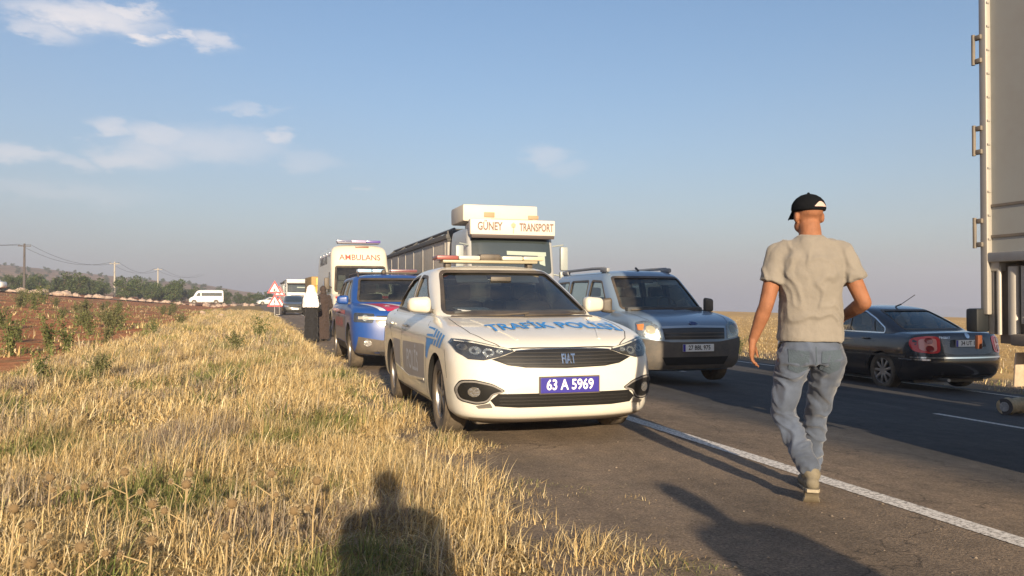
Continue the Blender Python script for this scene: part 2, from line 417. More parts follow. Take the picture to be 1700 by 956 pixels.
# soil, straw, stubble: what the land is made of changes across the road
def ground_material():
    m = bpy.data.materials.new('ground'); m.use_nodes = True; t = m.node_tree; L = t.links; b = t.nodes['Principled BSDF']; b.inputs['Roughness'].default_value = .95; b.inputs['Specular IOR Level'].default_value = .15
    g = t.nodes.new('ShaderNodeNewGeometry'); s = t.nodes.new('ShaderNodeSeparateXYZ'); L.new(g.outputs['Position'], s.inputs[0])
    def mth(op, a, bb=None, clamp=False):
        n = t.nodes.new('ShaderNodeMath'); n.operation = op; n.use_clamp = clamp
        for i, v in enumerate((a, bb)):
            if v is None: continue
            if isinstance(v, (int, float)): n.inputs[i].default_value = v
            else: L.new(v, n.inputs[i])
        return n.outputs[0]
    def nse(sc, det=5, rough=.6, vec=None):
        n = t.nodes.new('ShaderNodeTexNoise'); n.inputs['Scale'].default_value = sc; n.inputs['Detail'].default_value = det; n.inputs['Roughness'].default_value = rough
        L.new(vec if vec else g.outputs['Position'], n.inputs['Vector']); return n.outputs[0]
    def ramp(fac, cols):
        r = t.nodes.new('ShaderNodeValToRGB'); e = r.color_ramp.elements
        while len(e) < len(cols): e.new(.5)
        for i, (p, c) in enumerate(cols): e[i].position = p; e[i].color = (*c, 1)
        L.new(fac, r.inputs[0]); return r.outputs[0]
    def mix(f, a, bb):
        n = t.nodes.new('ShaderNodeMix'); n.data_type = 'RGBA'; L.new(f, n.inputs[0])
        for i, v in ((6, a), (7, bb)):
            if isinstance(v, tuple): n.inputs[i].default_value = (*v, 1)
            else: L.new(v, n.inputs[i])
        return n.outputs[2]
    def band(lo, hi, x): # 0 below lo, 1 above hi
        r = t.nodes.new('ShaderNodeMapRange'); r.inputs['From Min'].default_value = lo; r.inputs['From Max'].default_value = hi; r.interpolation_type = 'SMOOTHSTEP'; L.new(x, r.inputs[0]); return r.outputs[0]
    X = mth('ADD', s.outputs[0], mth('MULTIPLY', mth('SUBTRACT', nse(.45), .5), 3.4)); Y = s.outputs[1]
    mpn = t.nodes.new('ShaderNodeMapping'); mpn.inputs['Scale'].default_value = (.5, .06, 1); mpn.inputs['Rotation'].default_value = (0, 0, R(-12)); L.new(g.outputs['Position'], mpn.inputs[0])
    straw = ramp(nse(9, 8, .75), [(.3, (.12, .085, .035)), (.52, (.30, .21, .09)), (.72, (.48, .36, .17))])
    red = ramp(nse(1.3, 10, .72), [(.28, (.17, .058, .026)), (.46, (.42, .155, .06)), (.62, (.55, .26, .12)), (.8, (.60, .40, .23))])
    weed = mth('MULTIPLY', band(.50, .62, nse(.35, 6, .7)), .8); red = mix(weed, red, ramp(nse(4, 6, .7), [(.3, (.07, .07, .03)), (.7, (.24, .19, .09))]))
    rows = nse(2.2, 8, .6, mpn.outputs[0])
    stub = ramp(rows, [(.25, (.40, .24, .085)), (.5, (.55, .35, .13)), (.75, (.66, .45, .19))])
    dirt = ramp(nse(5, 8, .7), [(.3, (.13, .095, .065)), (.7, (.27, .2, .135))])
    hill = ramp(nse(.03, 9, .7), [(.35, (.15, .12, .07)), (.5, (.33, .22, .14)), (.68, (.42, .30, .2))])
    c = mix(band(-3.4, -2.7, X), red, straw)
    c = mix(band(-34, -60, X), c, ramp(nse(.12, 8, .7), [(.35, (.09, .10, .04)), (.65, (.30, .2, .12))])) if False else c
    c = mix(band(1.6, 2.0, X), c, dirt)
    c = mix(band(15.2, 17.0, X), c, stub)
    c = mix(mth('MULTIPLY', band(160, 230, Y), band(40, 10, X)), c, hill)
    L.new(c, b.inputs['Base Color'])
    bp = t.nodes.new('ShaderNodeBump'); bp.inputs['Strength'].default_value = .9; bp.inputs['Distance'].default_value = .06; L.new(nse(7, 8, .7), bp.inputs['Height']); L.new(bp.outputs[0], b.inputs['Normal'])
    return m
ground = mesh_obj('ground', V, F, ground_material()); tag(ground, kind='structure')

def asphalt_material():
    m = bpy.data.materials.new('asphalt'); m.use_nodes = True; t = m.node_tree; L = t.links; b = t.nodes['Principled BSDF']; b.inputs['Roughness'].default_value = .88; b.inputs['Specular IOR Level'].default_value = .3
    g = t.nodes.new('ShaderNodeNewGeometry'); s = t.nodes.new('ShaderNodeSeparateXYZ'); L.new(g.outputs['Position'], s.inputs[0])
    def nse(sc, det=5, rough=.6, vec=None):
        n = t.nodes.new('ShaderNodeTexNoise'); n.inputs['Scale'].default_value = sc; n.inputs['Detail'].default_value = det; n.inputs['Roughness'].default_value = rough
        L.new(vec if vec else g.outputs['Position'], n.inputs['Vector']); return n.outputs[0]
    def ramp(fac, cols):
        r = t.nodes.new('ShaderNodeValToRGB'); e = r.color_ramp.elements
        while len(e) < len(cols): e.new(.5)
        for i, (p, c) in enumerate(cols): e[i].position = p; e[i].color = (*c, 1)
        L.new(fac, r.inputs[0]); return r.outputs[0]
    def mix(f, a, bb, bl='MIX'):
        n = t.nodes.new('ShaderNodeMix'); n.data_type = 'RGBA'; n.blend_type = bl
        if isinstance(f, float): n.inputs[0].default_value = f
        else: L.new(f, n.inputs[0])
        for i, v in ((6, a), (7, bb)):
            if isinstance(v, tuple): n.inputs[i].default_value = (*v, 1)
            else: L.new(v, n.inputs[i])
        return n.outputs[2]
    def rng(x, a, b2, c=0., d=1.):
        r = t.nodes.new('ShaderNodeMapRange'); r.inputs['From Min'].default_value = a; r.inputs['From Max'].default_value = b2; r.inputs['To Min'].default_value = c; r.inputs['To Max'].default_value = d; r.interpolation_type = 'SMOOTHSTEP'; L.new(x, r.inputs[0]); return r.outputs[0]
    wob = t.nodes.new('ShaderNodeMath'); wob.operation = 'MULTIPLY_ADD'; L.new(nse(1.2, 4), wob.inputs[0]); wob.inputs[1].default_value = .5; L.new(s.outputs[0], wob.inputs[2])
    agg = ramp(nse(62, 4, .85), [(.34, (.09, .072, .054)), (.5, (.215, .168, .125)), (.62, (.31, .245, .18)), (.76, (.46, .38, .28))])
    lane = ramp(nse(140, 2, .7), [(.3, (.045, .044, .045)), (.55, (.075, .073, .074)), (.8, (.14, .137, .132))])
    big = ramp(nse(.9, 7, .65), [(.3, (.66, .67, .68)), (.7, (1.22, 1.18, 1.13))])
    mid = ramp(nse(11, 6, .75), [(.32, (.66, .65, .64)), (.5, (.98, .98, .98)), (.7, (1.3, 1.26, 1.2))])
    c = mix(rng(wob.outputs[0], 4.55, 5.35), agg, lane)
    # fine dust and chaff lying on the shoulder
    chaff = mix(rng(nse(2.6, 8, .75), .5, .72, 0, .55), c, (.27, .2, .125))
    c = mix(rng(wob.outputs[0], 1.7, 4.2, 1, 0.0), c, chaff)
    c = mix(1.0, c, big, 'MULTIPLY')
    c = mix(.8, c, mid, 'MULTIPLY')
    mpn = t.nodes.new('ShaderNodeMapping'); mpn.inputs['Scale'].default_value = (1.6, .05, 1); L.new(g.outputs['Position'], mpn.inputs[0])
    c = mix(1.0, c, ramp(nse(1.5, 4, .5, mpn.outputs[0]), [(.35, (.82, .82, .82)), (.65, (1.1, 1.1, 1.1))]), 'MULTIPLY')
    vo = t.nodes.new('ShaderNodeTexVoronoi'); vo.feature = 'DISTANCE_TO_EDGE'; vo.inputs['Scale'].default_value = .42
    wv = t.nodes.new('ShaderNodeVectorMath'); wv.operation = 'ADD'
    n3 = t.nodes.new('ShaderNodeTexNoise'); n3.inputs['Scale'].default_value = 2.2; n3.inputs['Detail'].default_value = 6; L.new(g.outputs['Position'], n3.inputs['Vector'])
    L.new(n3.outputs['Color'], wv.inputs[0]); L.new(g.outputs['Position'], wv.inputs[1]); L.new(wv.outputs[0], vo.inputs['Vector'])
    c = mix(rng(vo.outputs['Distance'], .0, .006, .55, 0.), c, (.016, .014, .012))
    L.new(c, b.inputs['Base Color'])
    bp = t.nodes.new('ShaderNodeBump'); bp.inputs['Strength'].default_value = .75; bp.inputs['Distance'].default_value = .012; L.new(nse(80, 4, .7), bp.inputs['Height']); L.new(bp.outputs[0], b.inputs['Normal'])
    return m
RX = [1.15, 1.8, 2.5, 3.6, 4.6, 6.0, 7.5, 9, 10.5, 11.6, 12.35, 12.45]
RY = axis_vals([(-60, 0, 5), (0, 30, .6), (30, 120, 5), (120, 420, 20)])
V, F = [], []
for y in RY:
    for i, x in enumerate(RX):
        xx = x
        if i == 0: xx = x + .22 * noise.noise(Vector((0, y * .8, 1)))
        if i == len(RX) - 1: xx = x + .12 * noise.noise(Vector((5, y * 1.2, 1)))
        V.append((xx, y, road_z(xx) + (-.03 if i == len(RX) - 1 else 0.0)))
n = len(RX); F = [(j * n + i, j * n + i + 1, (j + 1) * n + i + 1, (j + 1) * n + i) for j in range(len(RY) - 1) for i in range(n - 1)]
road = mesh_obj('road', V, F, asphalt_material()); tag(road, kind='structure')
PAINT = bpy.data.materials.new('road_paint'); PAINT.use_nodes = True
def paint_nodes():
    t = PAINT.node_tree; L = t.links; b = t.nodes['Principled BSDF']; b.inputs['Roughness'].default_value = .75
    g = t.nodes.new('ShaderNodeNewGeometry'); n = t.nodes.new('ShaderNodeTexNoise'); n.inputs['Scale'].default_value = 38; n.inputs['Detail'].default_value = 6; n.inputs['Roughness'].default_value = .8; L.new(g.outputs['Position'], n.inputs['Vector'])
    r = t.nodes.new('ShaderNodeValToRGB'); r.color_ramp.elements[0].position = .38; r.color_ramp.elements[1].position = .54
    r.color_ramp.elements[0].color = (.16, .14, .12, 1); r.color_ramp.elements[1].color = (.74, .71, .66, 1); L.new(n.outputs[0], r.inputs[0]); L.new(r.outputs[0], b.inputs['Base Color'])
paint_nodes()
def marking(name, x0, x1, y0, y1, step=.35):
    V, F = [], []; n = max(2, int((y1 - y0) / step)) if y1 - y0 < 60 else int((y1 - y0) / 2)
    for i in range(n + 1):
        y = y0 + (y1 - y0) * i / n; a = .008 * noise.noise(Vector((x0, y * 3, 0))); c = .008 * noise.noise(Vector((x1, y * 3, 4)))
        for x in (x0 + a, x1 + c): V.append((x, y, road_z(x) + .004))
    F = [(2 * i, 2 * i + 1, 2 * i + 3, 2 * i + 2) for i in range(n)]
    return tag(mesh_obj(name, V, F, PAINT), kind='structure')
marking('edge_line', 3.46, 3.60, -20, 60); marking('edge_line', 3.46, 3.60, 60, 400)
marking('edge_line', 11.74, 11.86, -20, 60); marking('edge_line', 11.74, 11.86, 60, 400)
for k in range(-2, 16): marking('centre_dash', 7.82, 7.93, 4.83 + 9 * k, 7.83 + 9 * k)
# the track where the minibus waits, crossing behind the red field
TM = mat('track_dirt', (.38, .27, .18), .95, var=.3, vscale=1.5, spec=.1)
V, F = [], []
pts = [(-70, 92), (-45, 99), (-30, 106), (-20, 118), (-12, 132), (-6, 142), (-1, 160), (0, 190)]
for i, (x, y) in enumerate(pts):
    d = Vector(pts[min(i + 1, len(pts) - 1)]) - Vector(pts[max(i - 1, 0)]); nn = Vector((-d.y, d.x)).normalized() * 2.2
    for s_ in (-1, 0, 1): V.append((x + nn.x * s_, y + nn.y * s_, ground_z(x + nn.x * s_, y + nn.y * s_) + .12))
F = [(3 * i + k, 3 * i + k + 1, 3 * i + k + 4, 3 * i + k + 3) for i in range(len(pts) - 1) for k in (0, 1)]
tag(mesh_obj('path', V, F, TM), kind='structure')

# ------------------------------------------------------------------ grass, as one mass of blades
def vcol_material(name, rough=.8, trl=.25):
    m = bpy.data.materials.new(name); m.use_nodes = True; t = m.node_tree; b = t.nodes['Principled BSDF']; b.inputs['Roughness'].default_value = rough; b.inputs['Specular IOR Level'].default_value = .2
    a = t.nodes.new('ShaderNodeAttribute'); a.attribute_name = 'tint'; t.links.new(a.outputs['Color'], b.inputs['Base Color'])
    tr = t.nodes.new('ShaderNodeBsdfTranslucent'); t.links.new(a.outputs['Color'], tr.inputs[0]); mx = t.nodes.new('ShaderNodeMixShader'); mx.inputs[0].default_value = trl
    t.links.new(b.outputs[0], mx.inputs[1]); t.links.new(tr.outputs[0], mx.inputs[2]); t.links.new(mx.outputs[0], t.nodes['Material Output'].inputs[0])
    return m
GRASSM = vcol_material('dry_grass')
def np_mesh(name, V, quads, cols, m):
    me = bpy.data.meshes.new(name); nv = len(V); nf = len(quads)
    me.vertices.add(nv); me.vertices.foreach_set('co', V.astype(np.float32).ravel())
    me.loops.add(nf * 4); me.loops.foreach_set('vertex_index', quads.astype(np.int32).ravel())
    me.polygons.add(nf); me.polygons.foreach_set('loop_start', np.arange(0, nf * 4, 4, dtype=np.int32)); me.polygons.foreach_set('loop_total', np.full(nf, 4, dtype=np.int32))
    me.update(calc_edges=True)
    ca = me.color_attributes.new('tint', 'FLOAT_COLOR', 'POINT'); ca.data.foreach_set('color', np.c_[cols, np.ones(nv)].astype(np.float32).ravel())
    me.materials.append(m); me.polygons.foreach_set('use_smooth', [True] * nf)
    return link(bpy.data.objects.new(name, me))
def pnoise(x, y, sc, seed):
    return np.array([noise.noise(Vector((a * sc, b * sc, seed))) for a, b in zip(x, y)])
PAL = np.array([[.66, .50, .24], [.74, .59, .32], [.54, .41, .20], [.76, .64, .40], [.60, .42, .19], [.36, .27, .13]])
GREEN = np.array([[.13, .16, .045], [.20, .21, .07], [.26, .25, .10]])
GREY = np.array([[.36, .29, .20], [.28, .21, .15], [.45, .38, .28]])
def blades(x, y, h, w, lean=.45, greenb=0.0, segs=3):
    n = len(x)
    z = np.array([ground_z(a, b) for a, b in zip(x, y)])
    patchn = pnoise(x, y, 1.15, 5) + .5 * pnoise(x, y, 3.1, 9); greyn = pnoise(x, y, .9, 21) + .4 * pnoise(x, y, 3.7, 2); hn = pnoise(x, y, 1.5, 33)
    h = h * np.clip(.84 + 1.4 * hn + .8 * pnoise(x, y, 4.3, 61), .22, 1.9)
    th = RNG.uniform(0, 2 * PI, n); ln = np.abs(RNG.normal(0, lean, n)) * h; wth = th + RNG.normal(PI / 2, .5, n)
    # combed a little by wind towards +x
    dx = np.cos(th) * ln + .10 * h; dy = np.sin(th) * ln
    c = PAL[RNG.integers(0, len(PAL), n)] * RNG.uniform(.62, 1.22, (n, 1))
    pg = np.clip((patchn - .14 + greenb) * 2.4, 0, .8); isg = RNG.random(n) < pg; c[isg] = GREEN[RNG.integers(0, 3, isg.sum())] * RNG.uniform(.7, 1.3, (isg.sum(), 1))
    pb = np.clip((greyn - .06) * 2.2, 0, .85); isb = (RNG.random(n) < pb) & ~isg; c[isb] = GREY[RNG.integers(0, 3, isb.sum())] * RNG.uniform(.7, 1.15, (isb.sum(), 1))
    tt = np.linspace(0, 1, segs + 1); V = np.zeros((n, (segs + 1) * 2, 3)); C = np.zeros((n, (segs + 1) * 2, 3))
    for i, t in enumerate(tt):
        cx = x + dx * t ** 1.8; cy = y + dy * t ** 1.8; cz = z + h * (t - .18 * t * t * (ln / h) ) ; ww = w * (1 - t) ** .6 * .5 + w * .06
        ox = np.cos(wth) * ww; oy = np.sin(wth) * ww
        V[:, 2 * i] = np.stack([cx - ox, cy - oy, cz], 1); V[:, 2 * i + 1] = np.stack([cx + ox, cy + oy, cz], 1)
        C[:, 2 * i] = C[:, 2 * i + 1] = c
    base = (np.arange(n) * (segs + 1) * 2)[:, None]
    Q = np.concatenate([base + np.array([2 * i, 2 * i + 1, 2 * i + 3, 2 * i + 2]) for i in range(segs)], 0).reshape(segs, n, 4).reshape(-1, 4)
    return V.reshape(-1, 3), Q, C.reshape(-1, 3)
def scatter(n, dmin, dmax, pwr, xlo, xhi, edge=1.75):
    """points spread over the verge, thinner with distance from the road user's standpoint"""
    d = (RNG.random(n) * (dmax ** pwr - dmin ** pwr) + dmin ** pwr) ** (1 / pwr)
    x = RNG.uniform(xlo, xhi, n); e = edge + .16 * np.sin(d * 1.7) + .12 * np.sin(d * 4.3 + 1) + RNG.exponential(.07, n) * .5
    k = x < e; return x[k], d[k]
GV, GQ, GC = [], [], []; goff = 0
def addg(t):
    global goff
    GV.append(t[0]); GQ.append(t[1] + goff); GC.append(t[2]); goff += len(t[0])
x, y = scatter(80000, 2.0, 7.5, 1.3, -3.3, 2.5, 1.9); e = np.clip((2.15 - x) / .8, .3, 1); addg(blades(x, y, RNG.uniform(.03, .14, len(x)) * e, RNG.uniform(.003, .0065, len(x)), 1.25))
x, y = scatter(4500, 2.3, 8, 1.2, -3.4, 1.7, 1.4); addg(blades(x, y, RNG.uniform(.12, .25, len(x)), RNG.uniform(.003, .005, len(x)), .5, segs=4))
x, y = scatter(62000, 7.3, 18, 1.0, -3.3, 2.4, 1.68); e = np.clip((1.9 - x) / .6, .35, 1); addg(blades(x, y, RNG.uniform(.05, .20, len(x)) * e, RNG.uniform(.007, .013, len(x)), 1.15))
x, y = scatter(85000, 18, 75, .6, -3.1, 2.2, 1.62); e = np.clip((1.9 - x) / .6, .4, 1); addg(blades(x, y, RNG.uniform(.06, .20, len(x)) * e, RNG.uniform(.012, .026, len(x)), .9, segs=2))
x, y = scatter(6000, -4, 2.0, 1.0, -3.4, 1.9); addg(blades(x, y if False else RNG.uniform(-4, 2, len(x)), RNG.uniform(.1, .25, len(x)), RNG.uniform(.006, .01, len(x)), .5, segs=2))
x, y = scatter(58000, 2.0, 8, 1.25, -3.6, 2.5, 1.98); addg(blades(x, y, RNG.uniform(.02, .055, len(x)), RNG.uniform(.003, .007, len(x)), 3.2, greenb=-.12))
x, y = scatter(24000, 8, 20, 1.0, -3.4, 2.2); addg(blades(x, y, RNG.uniform(.03, .07, len(x)), RNG.uniform(.008, .014, len(x)), 3.0, greenb=-.12))
# weeds thinly over the red field, and tufts along the far verge
n = 26000; x = -3.0 - RNG.exponential(7, n); y = RNG.uniform(3, 95, n); k = (pnoise(x, y, .35, 4) + .5 * pnoise(x, y, 1.4, 8) > .10) & (x > -30); x, y = x[k], y[k]
addg(blades(x, y, RNG.uniform(.06, .2, len(x)), RNG.uniform(.02, .04, len(x)), .8, greenb=.45, segs=2))
n = 16000; x = 12.5 + RNG.random(n) ** 1.4 * 6; y = RNG.uniform(3, 60, n); k = pnoise(x, y, .6, 4) > -.15; x, y = x[k], y[k]
addg(blades(x, y, RNG.uniform(.04, .16, len(x)), RNG.uniform(.008, .018, len(x)), .9, greenb=-.05, segs=2))
n = 45000; x = 16.5 + RNG.random(n) ** 1.3 * 60; y = RNG.uniform(6, 90, n); addg(blades(x, y, RNG.uniform(.05, .13, n), RNG.uniform(.012, .03, n), 1.0, greenb=-9, segs=2))
grass = np_mesh('grass', np.concatenate(GV), np.concatenate(GQ), np.concatenate(GC), GRASSM)
tag(grass, 'dry golden grass and weeds on the verges', 'grass', kind='stuff')
# loose chips, straw and grit along the shoulder
mb = bmesh.new()
V, F, C = [], [], []
for i in range(1300):
    yy = 2.2 + 14 * random.random() ** 1.7; xx = 1.5 + random.random() ** 1.6 * 2.2 if random.random() < .75 else random.uniform(12, 14)
    r = random.uniform(.0025, .007) * (1 if random.random() < .95 else 1.8); z = (road_z(xx) if xx < 12.4 else ground_z(xx, yy)) + r * .3; b0 = len(V)
    for (a, b_, c_) in ((1, 0, 0), (0, 1, 0), (-1, 0, 0), (0, -1, 0), (0, 0, 1), (0, 0, -1)):
        V.append((xx + a * r * random.uniform(.6, 1.3), yy + b_ * r * random.uniform(.6, 1.3), z + c_ * r * .7))
    F += [(b0 + p, b0 + q, b0 + 4, b0 + 4) if False else (b0 + p, b0 + q, b0 + 4) for p, q in ((0, 1), (1, 2), (2, 3), (3, 0))]
gravel = mesh_obj('gravel', V, F, mat('grit', (.2, .16, .12), .9, var=.6, vscale=9), smooth=False); tag(gravel, 'loose grit scattered on the road shoulder', 'gravel', kind='stuff')
# ------------------------------------------------------------------ vehicle kit (front of every vehicle is at y = 0 and faces -y)
def wheel(parent, x, y, r, wd, spokes=5, rr=.64, rim_m=None, truck=False):
    s = 1 if x > 0 else -1; rim_m = rim_m or ALLOY
    m = MB(); h = wd / 2; ri = r * rr
    m.lathe([(-h * .9, ri), (-h, ri * 1.1), (-h * 1.0, r * .9), (-h * .82, r * .985), (-h * .3, r), (h * .3, r), (h * .82, r * .985), (h, r * .9), (h, ri * 1.1), (h * .9, ri), (-h * .9, ri)], seg=44)
    for k in range(3): m.lathe([(-h * .55 + k * h * .55 - .006, r * 1.002), (-h * .55 + k * h * .55, r * .985), (-h * .55 + k * h * .55 + .006, r * 1.002)], seg=44)
    w = m.build('wheel', RUBBER, parent, ang=30); w.location = (x, y, r)
    m = MB(); f = s * h * .8
    m.lathe([(f, ri * 1.03), (f * 1.02, ri * .95), (f * .6, ri * .9), (-f * .5, ri * .88)], seg=36, mi=0)
    m.cyl((f * .35, 0, 0), (f * .3, 0, 0), ri * .93, seg=36, mi=1)
    m.cyl((f * .4, 0, 0), (f * .95, 0, 0), ri * .2, ri * .17, seg=20, mi=0)
    for k in range(spokes):
        a = 2 * PI * k / spokes + .3; ca, sa = math.cos(a), math.sin(a)
        m.box((f * .78, ca * ri * .56, sa * ri * .56), (abs(f) * .28, ri * .22 if not truck else ri * .3, ri * .84), .008, rot=(-(a - PI / 2), 0, 0) if False else (a - PI / 2, 0, 0))
    rim = m.build('rim', [rim_m, DARK], w)
    return w
def arches(o, spots, xin=.52):
    for (y, z, r) in spots:
        for s in (-1, 1):
            m = MB(); m.cyl((s * xin, y, z), (s * 1.35, y, z), r, seg=40); m.box((s * (xin + 1.35) / 2, y, z - .45), (1.35 - xin, r * 2, .9))
            c = m.build('cutter', DARK); md = None
            # merge the two overlapping volumes into one before cutting
            cc = MB(); c2 = bpy.data.objects.new('c2', c.data); COL.objects.link(c2)
            bpy.data.objects.remove(c2); bpy.data.objects.remove(c)
            # one outline: a semicircle with straight sides down
            prof = [(y + r * math.cos(t), z + r * math.sin(t)) for t in np.linspace(0, PI, 25)] + [(y - r, z - .8), (y + r, z - .8)]
            V = [(s * xin, a, b) for a, b in prof] + [(s * 1.35, a, b) for a, b in prof]; n = len(prof)
            F = [tuple(range(n)), tuple(reversed(range(n, 2 * n)))] + [(i, i + n, (i + 1) % n + n, (i + 1) % n) for i in range(n)]
            cu = mesh_obj('cutter', V, F, DARK, smooth=False)
            b = bmesh.new(); b.from_mesh(cu.data); bmesh.ops.recalc_face_normals(b, faces=b.faces); b.to_mesh(cu.data); b.free()
            boolean(o, cu)
def prism(poly, view, lo, hi):
    if view in ('front', 'rear'): mp = lambda u, v, d: (u, d, v)
    elif view in ('left', 'right'): mp = lambda u, v, d: (d, u, v)
    else: mp = lambda u, v, d: (u, v, d)
    n = len(poly); V = [mp(u, v, lo) for u, v in poly] + [mp(u, v, hi) for u, v in poly]
    F = [tuple(range(n)), tuple(reversed(range(n, 2 * n)))] + [(i, i + n, (i + 1) % n + n, (i + 1) % n) for i in range(n)]
    cu = mesh_obj('cutter', V, F, BLACKP, smooth=False)
    b = bmesh.new(); b.from_mesh(cu.data); bmesh.ops.recalc_face_normals(b, faces=b.faces); b.to_mesh(cu.data); b.free()
    return cu
def cabin(parent, keys, paint, ws, sides, rearw, glass=GLASS, sglass=None, pf=2.6, pr=2.8, th=.045, ymid=2.3, seal=.012):
    """greenhouse shell with real window openings and panes; returns (shell, bvh of the uncut outer skin)"""
    sglass = sglass or glass
    o = ring_loft('cabin', keys, [paint, INTER], parent, n=30, pf=pf, pr=pr); skin = bvh_of(o)
    ik = [[k[0] + th, k[1] - th, max(k[2] - th, .01), k[3] - th * .6, k[4] - th * .6, k[5] - th * .6, k[6] - th * .6, max(k[7] - th * .3, .02), max(k[8] - th * .3, .02)] for k in keys]
    for i in range(0, 2): ik[i][3:7] = [keys[i][3] - .25 + .25 * i] * 4
    inner = ring_loft('cutter', ik, [INTER], None, n=30, pf=pf, pr=pr)
    boolean(o, inner)
    for pl, view, lo, hi in ([(ws, 'front', -3, ymid)] if ws else []) + [(p, 'left', -3, 3) for p in sides] + ([(rearw, 'rear', ymid + .2, 12)] if rearw else []):
        boolean(o, prism(rounded(pl, .05), view, lo, hi))
    def grow(pl, d):
        c = sum((Vector(p) for p in pl), Vector((0, 0))) / len(pl); return [tuple(Vector(p) + (Vector(p) - c).normalized() * d) for p in pl]
    if ws: patch('windscreen', [rounded(grow(ws, .02), .06)], skin, 'front', glass, parent, off=-.010, depth=0, grid=.1)
    for p in sides:
        for v in ('left', 'right'): patch('side_window', [rounded(grow(p, .015), .05)], skin, v, sglass, parent, off=-.012, depth=0, grid=.15)
    if rearw: patch('rear_window', [rounded(grow(rearw, .02), .05)], skin, 'rear', sglass, parent, off=-.010, depth=0, grid=.1)
    return o, skin
def outline(pl, w):
    """closed band polygon pieces round an outline"""
    dense = []
    for i in range(len(pl)):
        a, b = Vector(pl[i]), Vector(pl[(i + 1) % len(pl)]); L = (b - a).length
        if L < 1e-4: continue
        k = max(1, int(L / .05)); dense += [tuple(a + (b - a) * j / k) for j in range(k)]
    pl = dense; n = len(pl); out = []
    c = [Vector(p) for p in pl]
    off = []
    for i in range(n):
        t = (c[(i + 1) % n] - c[i - 1]).normalized(); off.append(Vector((-t.y, t.x)) * w)
    for i in range(n):
        j = (i + 1) % n; out.append([tuple(c[i] - off[i]), tuple(c[j] - off[j]), tuple(c[j] + off[j]), tuple(c[i] + off[i])])
    return out
def trim(parent, pls, skin, views, w, m, name='window_seal', off=.003):
    for v in views:
        for pl in pls:
            pr = rounded(pl, .05); patch(name, outline(pr, w), skin, v, m, parent, off=off, grid=None, depth=.004)
def plate(parent, cx, cz, skin, view, text, m_bg, m_tx, w=.52, h=.11, blue=True, y=None, d=.02, sz=.098):
    p, n = cast(skin, view, cx, cz); s = -1 if view == 'front' else 1
    yy = p.y + s * .012 if y is None else y
    m = MB(); m.box((cx, yy, cz), (w, .012, h), .004); o = m.build('licence_plate', m_bg, parent, smooth=False)
    m = MB(); m.box((cx, yy - s * .006, cz), (w + .02, .008, h + .02), .003); m.build('plate_holder', BLACKP, o, smooth=False)
    if blue:
        m = MB(); m.box((cx - (w / 2 - .022) * (-s), yy + s * .0065, cz), (.04, .002, h * .96)); m.build('country_band', PLATEB, o, smooth=False)
    flat_text('plate_number', text, sz, (cx + (.015 * (1 if s < 0 else -1) if blue else 0), yy + s * .008, cz + .001), m_tx, o, 'front' if s < 0 else 'rear', sx=.86, bold=.0022)
    return o
def mirror_pair(parent, x, y, z, body_m, size=(.2, .13, .14), glassy=True):
    for s in (-1, 1):
        m = MB(); m.box((s * (x + size[0] / 2), y, z), size, min(size) * .42, seg=5)
        for v in m.bm.verts:
            if v.co.y > y + size[1] * .3: v.co.y = y + size[1] * .3
            u = (abs(v.co.x) - x) / size[0]; v.co.y += .25 * size[1] * u; v.co.z = z + (v.co.z - z) * (1.08 - .22 * u)
        o = m.build('door_mirror', body_m, parent, ang=40)
        m = MB(); m.box((s * (x + .01), y + .01, z - size[2] * .38), (.12, .07, .035), .012); m.build('mirror_arm', BLACKP, o)
        m = MB(); m.box((s * (x + size[0] / 2), y + size[1] * .44, z), (size[0] * .82, .004, size[2] * .76), .0, rot=(0, 0, s * .18)); m.build('mirror_glass', CHROME, o, smooth=False)
def seats(parent, x, ys, z0, zt, lm=INTER):
    for y in ys:
        for s in (-1, 1):
            m = MB(); m.box((s * x, y, (z0 + zt - .16) / 2), (.46, .13, zt - .16 - z0), .05, rot=(-.18, 0, 0)); m.box((s * x, y + .04, zt - .07), (.25, .1, .17), .045)
            m.build('seat', lm, parent)
def dash(parent, y, z, w, lhd=1):
    m = MB(); m.box((0, y, z), (w, .5, .12), .05); d = m.build('dashboard', INTER, parent)
    m = MB(); m.lathe([(-.014, .18), (0, .166), (.014, .18), (0, .194), (-.014, .18)], axis='Z', seg=28)
    m.box((0, 0, 0), (.34, .05, .02), .01); m.cyl((0, 0, -.2), (0, 0, 0), .03)
    o = m.build('steering_wheel', BLACKP, parent); o.location = (.36 * lhd, y + .38, z + .06); o.rotation_euler = (R(62), 0, 0)
def driver(parent, x, y, z, shirt, name='dummy'): pass

